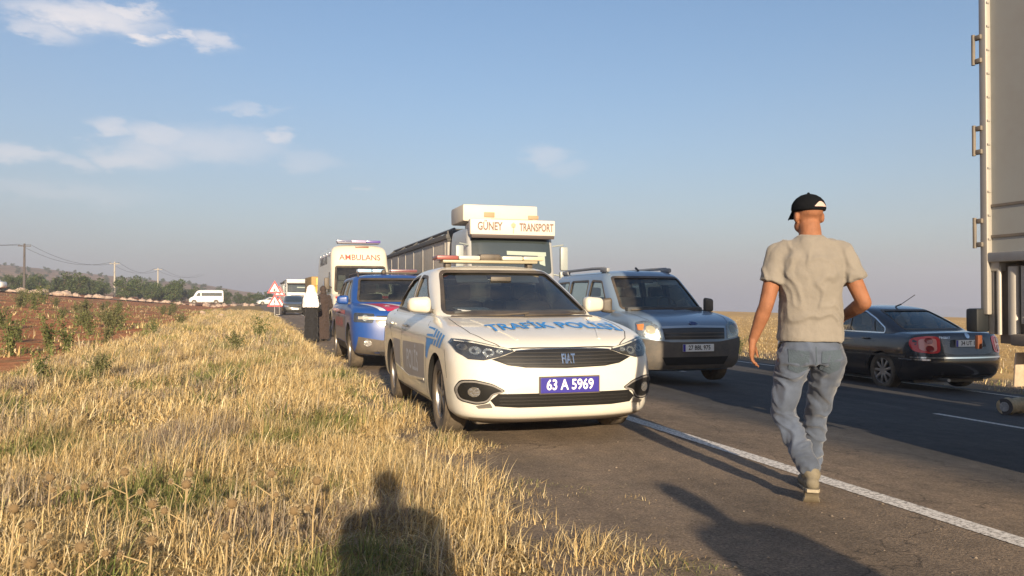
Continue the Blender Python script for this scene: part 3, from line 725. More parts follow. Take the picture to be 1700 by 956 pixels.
# ------------------------------------------------------------------ the white police saloon
POL = mat('police_white', (.70, .685, .62), .26, coat=.7, dust=(DUST, .14), dscale=2.2)
SIDEDUST = mat('white_door_grey', (.42, .42, .43), .35, coat=.4, dust=(DUST, .25))
def sedan_keys():
    #      yf   yr    w     zf   zsf  zsr  zr   Df   Dr
    return [(.16, 4.34, .80, .17, .19, .19, .24, .42, .35),
            (.05, 4.46, .855, .22, .24, .25, .31, .47, .42),
            (.015, 4.51, .882, .33, .36, .38, .42, .50, .46),
            (.0, 4.53, .893, .46, .50, .52, .56, .52, .48),
            (.012, 4.52, .896, .57, .62, .64, .67, .54, .48),
            (.045, 4.50, .892, .665, .72, .75, .78, .56, .46),
            (.09, 4.47, .882, .745, .80, .84, .87, .56, .44),
            (.19, 4.44, .866, .805, .86, .90, .95, .55, .42),
            (.40, 4.38, .845, .862, .905, .94, 1.01, .52, .36),
            (.72, 4.25, .816, .918, .945, .965, 1.035, .46, .30),
            (1.02, 4.10, .805, .958, .970, .98, 1.045, .38, .24),
            (1.22, 3.98, .785, .978, .980, .985, 1.045, .30, .2)]
def police_car():
    t = empty('police_car', (2.42, 6.12, 0), R(-.8), 'white police saloon with blue traffic police lettering on its bonnet, parked on the road shoulder', 'police car')
    t.scale = (1, 1, 1.04)
    body = ring_loft('body', sedan_keys(), [POL, INTER], t, n=46, pf=3.0, pr=2.9, cap_mi=1); skin = bvh_of(body)
    arches(body, [(.90, .31, .365), (3.54, .31, .365)])
    ck = [(1.06, 4.12, .79, .91, .92, .93, .93, .36, .30), (1.16, 4.04, .785, .97, .97, .98, .99, .36, .30), (1.42, 3.86, .762, 1.09, 1.09, 1.09, 1.10, .35, .30),
          (1.72, 3.66, .725, 1.23, 1.23, 1.23, 1.24, .34, .30), (2.00, 3.42, .678, 1.36, 1.355, 1.355, 1.36, .36, .30), (2.14, 3.22, .638, 1.422, 1.412, 1.41, 1.42, .34, .30),
          (2.28, 3.05, .56, 1.458, 1.444, 1.442, 1.452, .28, .28), (2.48, 2.85, .38, 1.478, 1.468, 1.468, 1.474, .2, .2), (2.60, 2.72, .06, 1.484, 1.482, 1.482, 1.484, .05, .05)]
    ws = [(-.725, 1.0), (.725, 1.0), (.575, 1.405), (-.575, 1.405)]
    sides = [[(1.66, 1.005), (2.36, 1.352), (2.66, 1.372), (2.70, 1.005)], [(2.79, 1.005), (2.76, 1.372), (3.12, 1.345), (3.62, 1.12), (3.66, 1.03)]]
    rw = [(-.52, 1.09), (.52, 1.09), (.44, 1.36), (-.44, 1.36)]
    cab, cs = cabin(t, ck, POL, ws, sides, rw, ymid=2.3, pf=3.1)
    trim(t, [ws], cs, ['front'], .016, BLACKP, 'windscreen_seal'); trim(t, sides, cs, ['left', 'right'], .014, BLACKP)
    # scuttle and wipers
    m = MB(); m.tube([(-.62, 1.24, .975), (-.2, 1.13, .985), (.05, 1.15, 1.0)], .009, 6); m.tube([(.0, 1.12, .98), (.4, 1.16, .985), (.66, 1.3, 1.0)], .009, 6); m.build('wiper', BLACKP, t)
    patch('scuttle', [[(-.7, 1.16), (-.35, 1.07), (0, 1.04), (.35, 1.07), (.7, 1.16), (.66, 1.3), (0, 1.2), (-.66, 1.3)]], skin, 'top', BLACKP, t, off=.006, grid=.1)
    # headlamps
    hl = [(.42, .722), (.54, .682), (.66, .655), (.77, .662), (.84, .715), (.872, .785), (.850, .812), (.76, .806), (.60, .772), (.44, .738)]
    for s in (1, -1):
        pl = hl if s > 0 else mirror(hl)
        h = patch('headlight', [pl], skin, 'front', mat('headlamp_inner', (.05, .05, .05), .25, .5, coat=1), t, off=.005, grid=.03)
        for (cx, cz, rr, mm) in ((.62, .712, .036, REFLECTOR), (.715, .728, .036, REFLECTOR), (.80, .752, .028, STEEL), (.535, .722, .022, REFLECTOR)):
            patch('lamp_bowl', [[(s * cx + rr * 1.25 * math.cos(a), cz + rr * .85 * math.sin(a)) for a in np.linspace(0, 2 * PI, 15)[:-1]]], skin, 'front', mm, h, off=.006, grid=None, depth=.004)
        run = [(.44, .732), (.58, .757), (.72, .786), (.84, .80)]
        patch('running_light', [stripe([(s * a, b) for a, b in run], .009)], skin, 'front', WHITEL, h, off=.008, grid=.08)
        patch('lamp_cover', [pl], skin, 'front', LENS, h, off=.010, grid=.05, depth=0)
    # grille between the lamps
    gr = [(-.41, .722), (-.28, .730), (0, .735), (.28, .730), (.41, .722), (.50, .690), (.60, .662), (.48, .618), (.34, .600), (0, .590), (-.34, .600), (-.48, .618), (-.60, .662), (-.50, .690)]
    g = patch('grille', [gr], skin, 'front', mat('grille_black', (.012, .012, .012), .35, coat=.3), t, off=.007, grid=.03)
    for zz, hw in ((.708, .42), (.682, .50), (.656, .55), (.630, .49), (.610, .36)):
        patch('grille_slat', [stripe([(-hw, zz), (-hw / 2, zz - .003), (0, zz - .005), (hw / 2, zz - .003), (hw, zz)], .008)], skin, 'front', mat('slat_grey', (.022, .021, .02), .45, .0), g, off=.012, grid=.1)
    patch('grille_rim', [stripe([(-.41, .724), (-.28, .733), (0, .738), (.28, .733), (.41, .724)], .004)], skin, 'front', CHROME, g, off=.010, grid=.1)
    tv, tf = text_tris('FIAT', .100, .02, .652, sx=.60, bold=.002); patch('badge', None, skin, 'front', CHROME, g, off=.022, grid=None, depth=.01, tris=(tv, tf), smooth=False)
    # lower intake and fog lamp pockets
    low = [(-.56, .405), (.56, .405), (.62, .355), (.58, .310), (.40, .298), (-.40, .298), (-.58, .310), (-.62, .355)]
    li = patch('lower_intake', [low], skin, 'front', mat('grille_black', (0, 0, 0)), t, off=.007, grid=.03)
    for zz in (.325, .350, .375): patch('intake_slat', [stripe([(-.55, zz), (0, zz), (.55, zz)], .006)], skin, 'front', mat('slat_grey', (0, 0, 0)), li, off=.009, grid=.1)
    fp = [(.50, .425), (.60, .480), (.74, .512), (.835, .505), (.866, .43), (.835, .345), (.72, .318), (.635, .335), (.60, .40)]
    for s in (1, -1):
        pl = fp if s > 0 else mirror(fp)
        f = patch('fog_light_pocket', [rounded(pl, .03)], skin, 'front', mat('grille_black', (0, 0, 0)), t, off=.007, grid=.03)
        patch('pocket_rim', outline(rounded([((s * (.70 + (abs(u) - .70) * .93)), .42 + (v - .42) * .84) for u, v in pl], .03), .006), skin, 'front', mat('pocket_grey', (.20, .19, .18), .4), f, off=.012, grid=None, depth=.004)
        patch('fog_lamp', [[(s * .735 + .042 * math.cos(a), .418 + .038 * math.sin(a)) for a in np.linspace(0, 2 * PI, 17)[:-1]]], skin, 'front', REFLECTOR, f, off=.014, grid=None, depth=.012)
        patch('skirt_accent', [[(s * u, v) for u, v in ((.62, .335), (.72, .312), (.70, .292), (.60, .300))]], skin, 'front', ALLOY, f, off=.010, grid=.06)
    patch('bumper_lip', [[(-.76, .222), (-.4, .212), (.4, .212), (.76, .222), (.74, .190), (.4, .178), (-.4, .178), (-.74, .190)]], skin, 'front', mat('lip_grey', (.30, .27, .24), .6, dust=(DUST, .4)), t, off=.010, grid=.08)
    m = MB(); m.box((0, .85, .165), (1.36, 1.1, .05), .02); m.box((0, 2.4, .17), (1.45, 2.4, .05)); m.build('undertray', BLACKP, t)
    plate(t, .02, .463, skin, 'front', '63 A 5969', mat('police_plate_blue', (.028, .022, .25), .4), WHITEINK, blue=False, w=.50, h=.118, sz=.112)
    # bonnet lettering, shut lines and ridges
    tv, tf = text_tris('TRAFİK POLİSİ', .34, .08, .60, sx=.52, bold=.006, arc=.25)
    patch('bonnet_lettering', None, skin, 'top', mat('police_blue', (.03, .24, .62), .4), t, off=.010, grid=.03, depth=0, tris=(tv, tf))
    SL = mat('shut_line', (.03, .03, .03), .7)
    patch('bonnet_seam', [stripe([(-.50, .114), (-.25, .095), (0, .09), (.25, .095), (.50, .114)], .008)], skin, 'top', SL, t, off=.003, grid=.03, depth=0)
    for s in (1, -1):
        patch('bonnet_seam', [stripe([(s * .50, .118), (s * .62, .24), (s * .70, .42), (s * .735, .75), (s * .735, 1.1)], .007)], skin, 'top', SL, t, off=.0015, grid=.06, depth=0)
        patch('bonnet_crease', [stripe([(s * .36, .20), (s * .46, .5), (s * .56, .95)], .022)], skin, 'top', POL, t, off=.006, grid=.06, depth=.008)
    for v in ('left', 'right'):
        for ln in ([(1.42, .93), (1.34, .80), (1.33, .5), (1.36, .24)], [(2.72, .98), (2.73, .6), (2.72, .24)], [(3.72, .99), (3.60, .8), (3.28, .62), (3.2, .40), (3.16, .24)], [(1.36, .24), (3.2, .24)], [(.56, .72), (.50, .62), (.46, .50)]):
            patch('door_seam', [stripe(ln, .008)], skin, v, SL, t, off=.0015, grid=.1, depth=0)
        patch('side_crease', [stripe([(.9, .79), (2.0, .80), (3.6, .83), (4.3, .86)], .016)], skin, v, POL, t, off=.004, grid=.1)
        patch('door_crease', [stripe([(1.45, .40), (2.3, .36), (3.1, .42)], .02)], skin, v, POL, t, off=.006, grid=.1)
        for yy in (2.50, 3.46):
            p, n_ = cast(skin, v, yy, .86); m = MB(); m.box((p.x + n_.x * .02, yy, .86), (.03, .19, .028), .012); m.build('door_handle', POL, t)
        # blue fender panel broken into slanted bars
        BP = mat('police_blue', (0, 0, 0))
        patch('blue_panel', [[(1.03, .875), (1.33, .885), (1.32, .62), (1.25, .60), (1.20, .68), (1.10, .745)]], skin, v, BP, t, off=.002, grid=.1, depth=0)
        for k in range(4):
            a = .985 - .105 * k; zt = .872 - .012 * k; zb = .735 - .005 * k
            patch('blue_bar', [[(a, zt), (a - .062, zt - .006), (a + .055, zb), (a + .117, zb + .004)]], skin, v, BP, t, off=.003, grid=.05, depth=0)
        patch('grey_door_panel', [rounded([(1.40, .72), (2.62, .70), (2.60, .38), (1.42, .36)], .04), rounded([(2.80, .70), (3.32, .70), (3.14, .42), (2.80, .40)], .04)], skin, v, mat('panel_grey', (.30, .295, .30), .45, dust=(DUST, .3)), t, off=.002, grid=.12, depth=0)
        tv, tf = text_tris('POLİS', .26, 2.03 if v == 'left' else 2.0, .53, sx=.95, flip=(v == 'left'), bold=.004)
        patch('door_lettering', None, skin, v, mat('pale_blue_ink', (.50, .52, .56), .5), t, off=.004, grid=.1, depth=0, tris=(tv, tf))
    mirror_pair(t, .80, 1.62, 1.075, mat('mirror_cream', (.62, .58, .48), .25, coat=.6), (.215, .16, .15))
    dash(t, 1.52, .97, 1.3); seats(t, .36, (2.25, 3.15), .92, 1.27)
    m = MB(); m.box((0, 1.93, 1.32), (.22, .03, .06), .012); m.build('rear_view_mirror', BLACKP, t)
    m = MB(); m.box((.30, 2.12, 1.33), (.34, .02, .11), .01, rot=(-.9, 0, 0)); m.box((-.26, 2.12, 1.33), (.34, .02, .11), .01, rot=(-.9, 0, 0)); m.build('sun_visor', mat('visor_grey', (.42, .43, .42), .8), t)
    m = MB(); m.box((-.42, 1.42, 1.035), (.34, .22, .004), .0, rot=(.12, 0, .2)); m.build('paper', mat('paper', (.72, .72, .68), .8), t, smooth=False)
    # roof light bar
    lb = MB(); lb.box((0, 2.42, 1.515), (1.06, .24, .03), .012)
    L0 = lb.build('light_bar', mat('bar_base', (.32, .29, .2), .4), t)
    for x0, x1, mm in ((-.60, -.36, mat('bar_red', (.24, .06, .05), .4, coat=.3)), (-.36, -.12, mat('bar_clear', (.52, .49, .40), .35, coat=.4)), (.12, .36, mat('bar_clear', (0, 0, 0))), (.36, .60, mat('bar_cream', (.52, .46, .33), .35, coat=.4))):
        m = MB(); m.box(((x0 + x1) / 2, 2.42, 1.553), (x1 - x0 - .004, .26, .045), .018); m.build('beacon_lens', mm, L0)
    m = MB(); m.box((0, 2.42, 1.56), (.24, .2, .075), .03); m.build('siren_box', BLACKP, L0)
    for s in (-1, 1):
        m = MB(); m.box((s * .46, 2.42, 1.478), (.06, .12, .05), .01); m.build('bar_foot', BLACKP, L0)
    tl = [(.48, .80), (.86, .82), (.86, .92), (.70, .95), (.50, .90)]
    for s in (1, -1): patch('tail_light', [tl if s > 0 else mirror(tl)], skin, 'rear', REDL, t, off=.004, grid=.06)
    for (x, y) in ((-.765, .90), (.765, .90), (-.765, 3.54), (.765, 3.54)): wheel(t, x, y, .317, .205)
    return t
police_car()
SEAM = mat('shut_line', (.03, .03, .03), .7)
def seams(t, skin, lines, w=.009):
    for v in ('left', 'right'):
        for ln in lines: patch('door_seam', [stripe(ln, w)], skin, v, SEAM, t, off=.0015, grid=.12, depth=0)
def handles(t, skin, pos, m):
    for v in ('left', 'right'):
        for (yy, zz) in pos:
            p, n_ = cast(skin, v, yy, zz); k = MB(); k.box((p.x + n_.x * .02, yy, zz), (.035, .18, .03), .012); k.build('door_handle', m, t)
def pair(name, poly, skin, view, m, t, off=.004, grid=.06, **k):
    return [patch(name, [poly if s > 0 else mirror(poly)], skin, view, m, t, off=off, grid=grid, **k) for s in (1, -1)]
def disc(cx, cz, r, n=16, k=1.0): return [(cx + r * math.cos(a), cz + r * k * math.sin(a)) for a in np.linspace(0, 2 * PI, n + 1)[:-1]]

# ---- blue gendarmerie off-roader behind the police saloon
def gendarmerie_suv():
    BL = mat('gendarme_blue', (.007, .06, .26), .38, coat=.25, dust=(DUST, .03)); t = empty('patrol_suv', (2.46, 13.3, 0), R(-.5), 'bright blue off-roader with a red and white bonnet sash, behind the white police saloon', 'off-roader')
    keys = [(.16, 4.20, .80, .24, .26, .26, .28, .40, .3), (.04, 4.28, .86, .30, .32, .33, .36, .45, .35), (.0, 4.31, .895, .46, .50, .50, .52, .46, .36), (.005, 4.32, .905, .66, .70, .70, .72, .46, .36),
            (.03, 4.31, .905, .84, .88, .88, .90, .46, .34), (.07, 4.30, .90, .93, .97, .97, .99, .44, .32), (.16, 4.28, .88, 1.0, 1.03, 1.03, 1.05, .42, .3), (.45, 4.26, .85, 1.055, 1.07, 1.07, 1.09, .36, .28), (.85, 4.22, .82, 1.09, 1.09, 1.09, 1.12, .3, .26), (1.05, 4.18, .80, 1.10, 1.10, 1.10, 1.13, .26, .22)]
    body = ring_loft('body', keys, [BL, INTER], t, n=38, pf=3.0, pr=3.2, cap_mi=1); skin = bvh_of(body)
    arches(body, [(.82, .36, .42), (3.49, .36, .42)])
    ck = [(1.0, 4.2, .80, 1.05, 1.05, 1.05, 1.05, .34, .24), (1.12, 4.17, .79, 1.13, 1.13, 1.13, 1.13, .34, .24), (1.38, 4.10, .76, 1.30, 1.30, 1.30, 1.30, .33, .24), (1.66, 4.02, .715, 1.47, 1.46, 1.46, 1.47, .31, .24),
          (1.85, 3.92, .68, 1.575, 1.56, 1.56, 1.57, .3, .24), (2.0, 3.82, .60, 1.62, 1.605, 1.605, 1.615, .26, .22), (2.2, 3.6, .40, 1.645, 1.635, 1.635, 1.64, .2, .2), (2.6, 3.2, .06, 1.655, 1.65, 1.65, 1.65, .05, .05)]
    ws = [(-.69, 1.14), (.69, 1.14), (.59, 1.55), (-.59, 1.55)]
    sides = [[(1.62, 1.15), (2.05, 1.51), (2.42, 1.53), (2.45, 1.15)], [(2.54, 1.15), (2.52, 1.53), (3.1, 1.53), (3.3, 1.17)], [(3.40, 1.2), (3.2, 1.52), (3.72, 1.49), (3.86, 1.26)]]
    cab, cs = cabin(t, ck, BL, ws, sides, [(-.56, 1.18), (.56, 1.18), (.5, 1.5), (-.5, 1.5)], sglass=GLASS_DARK, ymid=2.2)
    trim(t, [ws], cs, ['front'], .018, BLACKP, 'windscreen_seal'); trim(t, sides, cs, ['left', 'right'], .02, BLACKP)
    cl = mat('cladding', (.045, .042, .04), .7, dust=(DUST, .22))
    patch('bumper_guard', [[(-.80, .56), (-.45, .50), (.45, .50), (.80, .56), (.84, .30), (.5, .26), (-.5, .26), (-.84, .30)]], skin, 'front', cl, t, off=.012, grid=.08)
    for s in (1, -1): patch('fog_lamp', [disc(s * .66, .46, .055)], skin, 'front', REFLECTOR, t, off=.024, grid=None)
    patch('skid_plate', [[(-.5, .34), (.5, .34), (.42, .26), (-.42, .26)]], skin, 'front', ALLOY, t, off=.022, grid=.08)
    g = patch('grille', [[(-.52, .90), (.52, .90), (.54, .80), (.46, .72), (-.46, .72), (-.54, .80)]], skin, 'front', mat('grille_black', (0, 0, 0)), t, off=.004, grid=.08)
    patch('chrome_bar', [stripe([(-.80, .865), (-.4, .85), (0, .845), (.4, .85), (.80, .865)], .045)], skin, 'front', mat('bar_cream_chrome', (.75, .68, .55), .25, .5), g, off=.014, grid=.08)
    for zz in (.79, .755): patch('grille_slat', [stripe([(-.48, zz), (.48, zz)], .012)], skin, 'front', CHROME, g, off=.012, grid=.1)
    for h in pair('headlight', rounded([(.55, .93), (.86, .95), (.87, .80), (.58, .78)], .03), skin, 'front', mat('headlamp_inner', (0, 0, 0)), t): pass
    for s in (1, -1): patch('lamp_bowl', [disc(s * .70, .865, .05)], skin, 'front', REFLECTOR, h, off=.01, grid=None)
    pair('headlight_lens', rounded([(.55, .93), (.86, .95), (.87, .80), (.58, .78)], .03), skin, 'front', LENS, t, off=.014, depth=0)
    RD, WH = mat('sash_red', (.55, .015, .05), .4, coat=.4), mat('sash_white', (.78, .77, .76), .4, coat=.4)
    patch('red_sash', [[(-.34, .12), (.02, .14), (-.30, .95), (-.62, .95)]], skin, 'top', RD, t, off=.003, grid=.08, depth=0)
    patch('white_sash', [[(.02, .14), (.12, .15), (-.18, .95), (-.30, .95)], [(-.46, .15), (-.36, .13), (-.64, .95), (-.72, .9)]], skin, 'top', WH, t, off=.003, grid=.08, depth=0)
    patch('red_sash', [[(.40, .16), (.62, .22), (.62, .9), (.30, .9)]], skin, 'top', RD, t, off=.003, grid=.08, depth=0)
    star = [( -.30 + (.075 if i % 2 == 0 else .03) * math.sin(i * PI / 5), .45 + (.11 if i % 2 == 0 else .045) * math.cos(i * PI / 5)) for i in range(10)]
    patch('white_star', [star], skin, 'top', WH, t, off=.006, grid=None, depth=0)
    plate(t, 0, .62, skin, 'front', 'JAA 482', PLATEW, INK, blue=False) if False else None
    for v in ('left', 'right'):
        patch('side_cladding', [[(1.32, .42), (2.95, .42), (2.95, .28), (1.32, .28)]], skin, v, cl, t, off=.012, grid=.15)
        patch('dusty_door_panel', [[(1.30, .86), (3.9, .90), (3.9, .80), (3.4, .80), (2.95, .60), (2.95, .44), (1.32, .44), (1.28, .7)]], skin, v, mat('door_dust', (.20, .17, .17), .6, dust=(DUST, .5)), t, off=.003, grid=.12, depth=0)
        patch('red_sash', [[(1.30, .98), (3.85, 1.0), (3.85, .94), (1.30, .91)]], skin, v, RD, t, off=.004, grid=.15, depth=0)
        tv, tf = text_tris('JANDARMA', .24, 2.3, .75, sx=1.25, flip=(v == 'left'), bold=.006); patch('door_lettering', None, skin, v, mat('faded_red_ink', (.42, .10, .11), .5), t, off=.006, grid=None, depth=0, tris=(tv, tf))
    seams(t, skin, [[(1.34, 1.05), (1.28, .8), (1.34, .34)], [(2.48, 1.08), (2.50, .34)], [(3.42, 1.05), (3.30, .85), (3.05, .6), (3.0, .34)]]); handles(t, skin, [(2.3, .93), (3.2, .94)], BLACKP)
    mirror_pair(t, .84, 1.42, 1.16, BL, (.2, .14, .16)); dash(t, 1.45, 1.1, 1.3); seats(t, .36, (2.2, 3.1), 1.04, 1.44)
    for s in (-1, 1):
        m = MB(); m.tube([(s * .60, 2.0, 1.60), (s * .60, 2.1, 1.66), (s * .60, 3.5, 1.66), (s * .60, 3.6, 1.60)], .016, 8); m.build('roof_rail', BLACKP, t)
    m = MB(); m.box((0, 2.45, 1.68), (1.1, .2, .03), .01); L0 = m.build('light_bar', BLACKP, t)
    for x0, x1, mm in ((-.58, -.30, mat('pale_blue_lens', (.35, .55, .75), .2, coat=1)), (-.30, -.05, mat('pale_blue_lens', (0, 0, 0))), (.05, .58, mat('bar_brown', (.16, .06, .06), .3, coat=1))):
        m = MB(); m.box(((x0 + x1) / 2, 2.45, 1.72), (x1 - x0 - .01, .22, .06), .02); m.build('beacon_lens', mm, L0)
    m = MB(); m.ball((-.1, 2.2, 1.69), .05, 2); m.build('camera_dome', BLACKP, L0)
    pair('tail_light', rounded([(.70, 1.02), (.88, 1.02), (.88, .75), (.74, .75)], .02), skin, 'rear', REDL, t)
    for (x, y) in ((-.775, .82), (.775, .82), (-.775, 3.49), (.775, 3.49)): wheel(t, x, y, .345, .215)
    return t
gendarmerie_suv()

# ---- grey family van beside the police saloon
def grey_van():
    PT = mat('van_grey', (.21, .29, .385), .34, .25, coat=.6, dust=(DUST, .05)); t = empty('passenger_van', (6.32, 10.75, road_z(6.05) - .005), R(-.6), 'grey family van with roof rails and black bumper, beside the white police saloon', 'van')
    keys = [(.16, 4.15, .78, .22, .24, .24, .26, .36, .3), (.05, 4.24, .85, .28, .30, .31, .34, .40, .32), (.0, 4.27, .885, .42, .46, .47, .50, .42, .32), (.0, 4.28, .898, .60, .64, .66, .68, .42, .32), (.015, 4.28, .90, .74, .78, .80, .84, .42, .3),
            (.05, 4.27, .895, .86, .90, .94, .96, .42, .28), (.11, 4.26, .882, .935, .98, 1.02, 1.04, .42, .26), (.28, 4.25, .862, 1.0, 1.04, 1.06, 1.08, .40, .25), (.55, 4.24, .84, 1.06, 1.08, 1.08, 1.10, .36, .24), (.80, 4.22, .82, 1.095, 1.10, 1.10, 1.12, .32, .22), (.92, 4.20, .805, 1.11, 1.11, 1.11, 1.13, .28, .2)]
    body = ring_loft('body', keys, [PT, INTER], t, n=40, pf=3.0, pr=4.5, cap_mi=1); skin = bvh_of(body)
    arches(body, [(.80, .32, .37), (3.46, .32, .37)])
    ck = [(.84, 4.22, .81, 1.05, 1.05, 1.05, 1.05, .36, .18), (.93, 4.21, .80, 1.13, 1.13, 1.13, 1.13, .36, .18), (1.16, 4.18, .775, 1.32, 1.32, 1.32, 1.32, .35, .18), (1.40, 4.15, .74, 1.51, 1.50, 1.50, 1.51, .33, .18),
          (1.60, 4.11, .705, 1.66, 1.65, 1.65, 1.66, .31, .18), (1.74, 4.06, .66, 1.735, 1.72, 1.72, 1.73, .28, .18), (1.90, 3.95, .56, 1.778, 1.765, 1.765, 1.775, .24, .18), (2.2, 3.6, .34, 1.80, 1.79, 1.79, 1.79, .2, .2), (2.6, 3.2, .06, 1.808, 1.80, 1.80, 1.80, .05, .05)]
    ws = [(-.71, 1.15), (.71, 1.15), (.60, 1.67), (-.60, 1.67)]
    sides = [[(1.42, 1.13), (1.86, 1.60), (2.28, 1.62), (2.32, 1.13)], [(2.42, 1.16), (2.42, 1.62), (3.22, 1.62), (3.24, 1.16)], [(3.34, 1.18), (3.34, 1.61), (3.92, 1.60), (4.0, 1.2)]]
    cab, cs = cabin(t, ck, PT, ws, sides, [(-.58, 1.18), (.58, 1.18), (.52, 1.62), (-.52, 1.62)], pr=4.5, ymid=2.1)
    trim(t, [ws], cs, ['front'], .018, BLACKP, 'windscreen_seal'); trim(t, sides, cs, ['left', 'right'], .016, BLACKP)
    BP_ = mat('bumper_black', (.035, .04, .046), .6, dust=(DUST, .25))
    patch('bumper', [[(-.86, .72), (-.4, .66), (.4, .66), (.86, .72), (.87, .40), (.7, .27), (-.7, .27), (-.87, .40)]], skin, 'front', BP_, t, off=.02, grid=.08, depth=.025)
    patch('bumper_intake', [[(-.55, .44), (.55, .44), (.48, .33), (-.48, .33)]], skin, 'front', DARK, t, off=.024, grid=.08)
    g = patch('grille', [[(-.52, .865), (.52, .865), (.50, .70), (-.50, .70)]], skin, 'front', mat('grille_black', (0, 0, 0)), t, off=.005, grid=.08)
    for zz in (.74, .79): patch('grille_slat', [stripe([(-.49, zz), (.49, zz)], .014)], skin, 'front', BP_, g, off=.014, grid=.1)
    patch('chrome_strip', [stripe([(-.53, .875), (0, .885), (.53, .875)], .03)], skin, 'front', mat('satin_strip', (.5, .52, .53), .3, .8), g, off=.014, grid=.1)
    o = patch('badge', [disc(0, .925, .075, 20, .42)], skin, 'front', CHROME, t, off=.012, grid=None); patch('badge_field', [disc(0, .925, .064, 20, .36)], skin, 'front', mat('badge_blue', (.03, .05, .16), .3, coat=.8), o, off=.016, grid=None)
    hp = rounded([(.555, .70), (.80, .74), (.862, .80), (.845, .955), (.70, .975), (.57, .90)], .03)
    for s, h in zip((1, -1), pair('headlight', hp, skin, 'front', REFLECTOR, t)):
        patch('lamp_bowl', [disc(s * .69, .84, .065)], skin, 'front', mat('lamp_yellowed', (.55, .5, .38), .3, .4), h, off=.008, grid=None)
        patch('indicator', [[(s * .76, .93), (s * .845, .92), (s * .85, .84), (s * .79, .84)]], skin, 'front', AMBER, h, off=.008, grid=.05)
        patch('lamp_cover', [hp if s > 0 else mirror(hp)], skin, 'front', LENS, h, off=.016, grid=.06, depth=0)
    plate(t, .02, .575, skin, 'front', '27 BBL 975', PLATEW, INK, sz=.092).location.y -= .02
    for v in ('left', 'right'):
        patch('rubbing_strip', [[(1.30, .60), (2.98, .60), (2.98, .52), (1.30, .52)]], skin, v, BP_, t, off=.014, grid=.15)
        patch('slide_rail', [stripe([(2.6, .99), (4.05, 1.0)], .02)], skin, v, SEAM, t, off=.003, grid=.2)
    seams(t, skin, [[(1.16, 1.05), (1.12, .8), (1.2, .26)], [(2.36, 1.08), (2.36, .26)], [(3.28, 1.1), (3.28, .75), (3.0, .6), (2.96, .28)]]); handles(t, skin, [(2.2, .93), (2.55, .93)], BP_)
    for s in (1, -1): patch('bonnet_seam', [stripe([(s * .62, .14), (s * .70, .4), (s * .74, .85)], .01)], skin, 'top', SEAM, t, off=.002, grid=.1, depth=0)
    m = MB(); m.tube([(-.62, .93, 1.13), (-.1, .86, 1.15), (.1, .88, 1.15)], .01, 6); m.tube([(.1, .87, 1.13), (.62, .98, 1.16)], .01, 6); m.build('wiper', BLACKP, t)
    mirror_pair(t, .84, 1.20, 1.20, BLACKP, (.17, .13, .24)); dash(t, 1.2, 1.12, 1.35); seats(t, .36, (2.0, 3.0), 1.0, 1.5, mat('van_seat', (.10, .11, .12), .8))
    for s in (-1, 1):
        m = MB(); m.tube([(s * .58, 1.95, 1.77), (s * .58, 2.05, 1.83), (s * .58, 2.6, 1.84), (s * .58, 3.9, 1.83), (s * .58, 4.0, 1.76)], .026, 8); m.box((s * .58, 2.05, 1.80), (.07, .3, .08), .03); m.box((s * .58, 3.9, 1.80), (.07, .3, .08), .03)
        m.build('roof_rail', mat('rail_grey', (.22, .23, .24), .5), t)
    m = MB(); m.box((0, 1.60, 1.60), (.2, .03, .06), .01); m.build('rear_view_mirror', BLACKP, t)
    m = MB(); m.box((.45, 1.72, 1.6), (.4, .02, .14), .01, rot=(-.6, 0, 0)); m.build('sun_visor', mat('visor_grey', (0, 0, 0)), t)
    m = MB(); m.tube([(0, 1.95, 1.79), (0, 2.05, 1.84)], .02); m.build('antenna', BLACKP, t)
    pair('tail_light', rounded([(.76, 1.3), (.80, 1.3), (.88, .95), (.74, .95)], .02), skin, 'rear', REDL, t)
    for (x, y) in ((-.765, .80), (.765, .80), (-.765, 3.46), (.765, 3.46)): wheel(t, x, y, .31, .2, spokes=7, rim_m=mat('steel_rim', (.12, .12, .12), .6, .4))
    return t
grey_van()

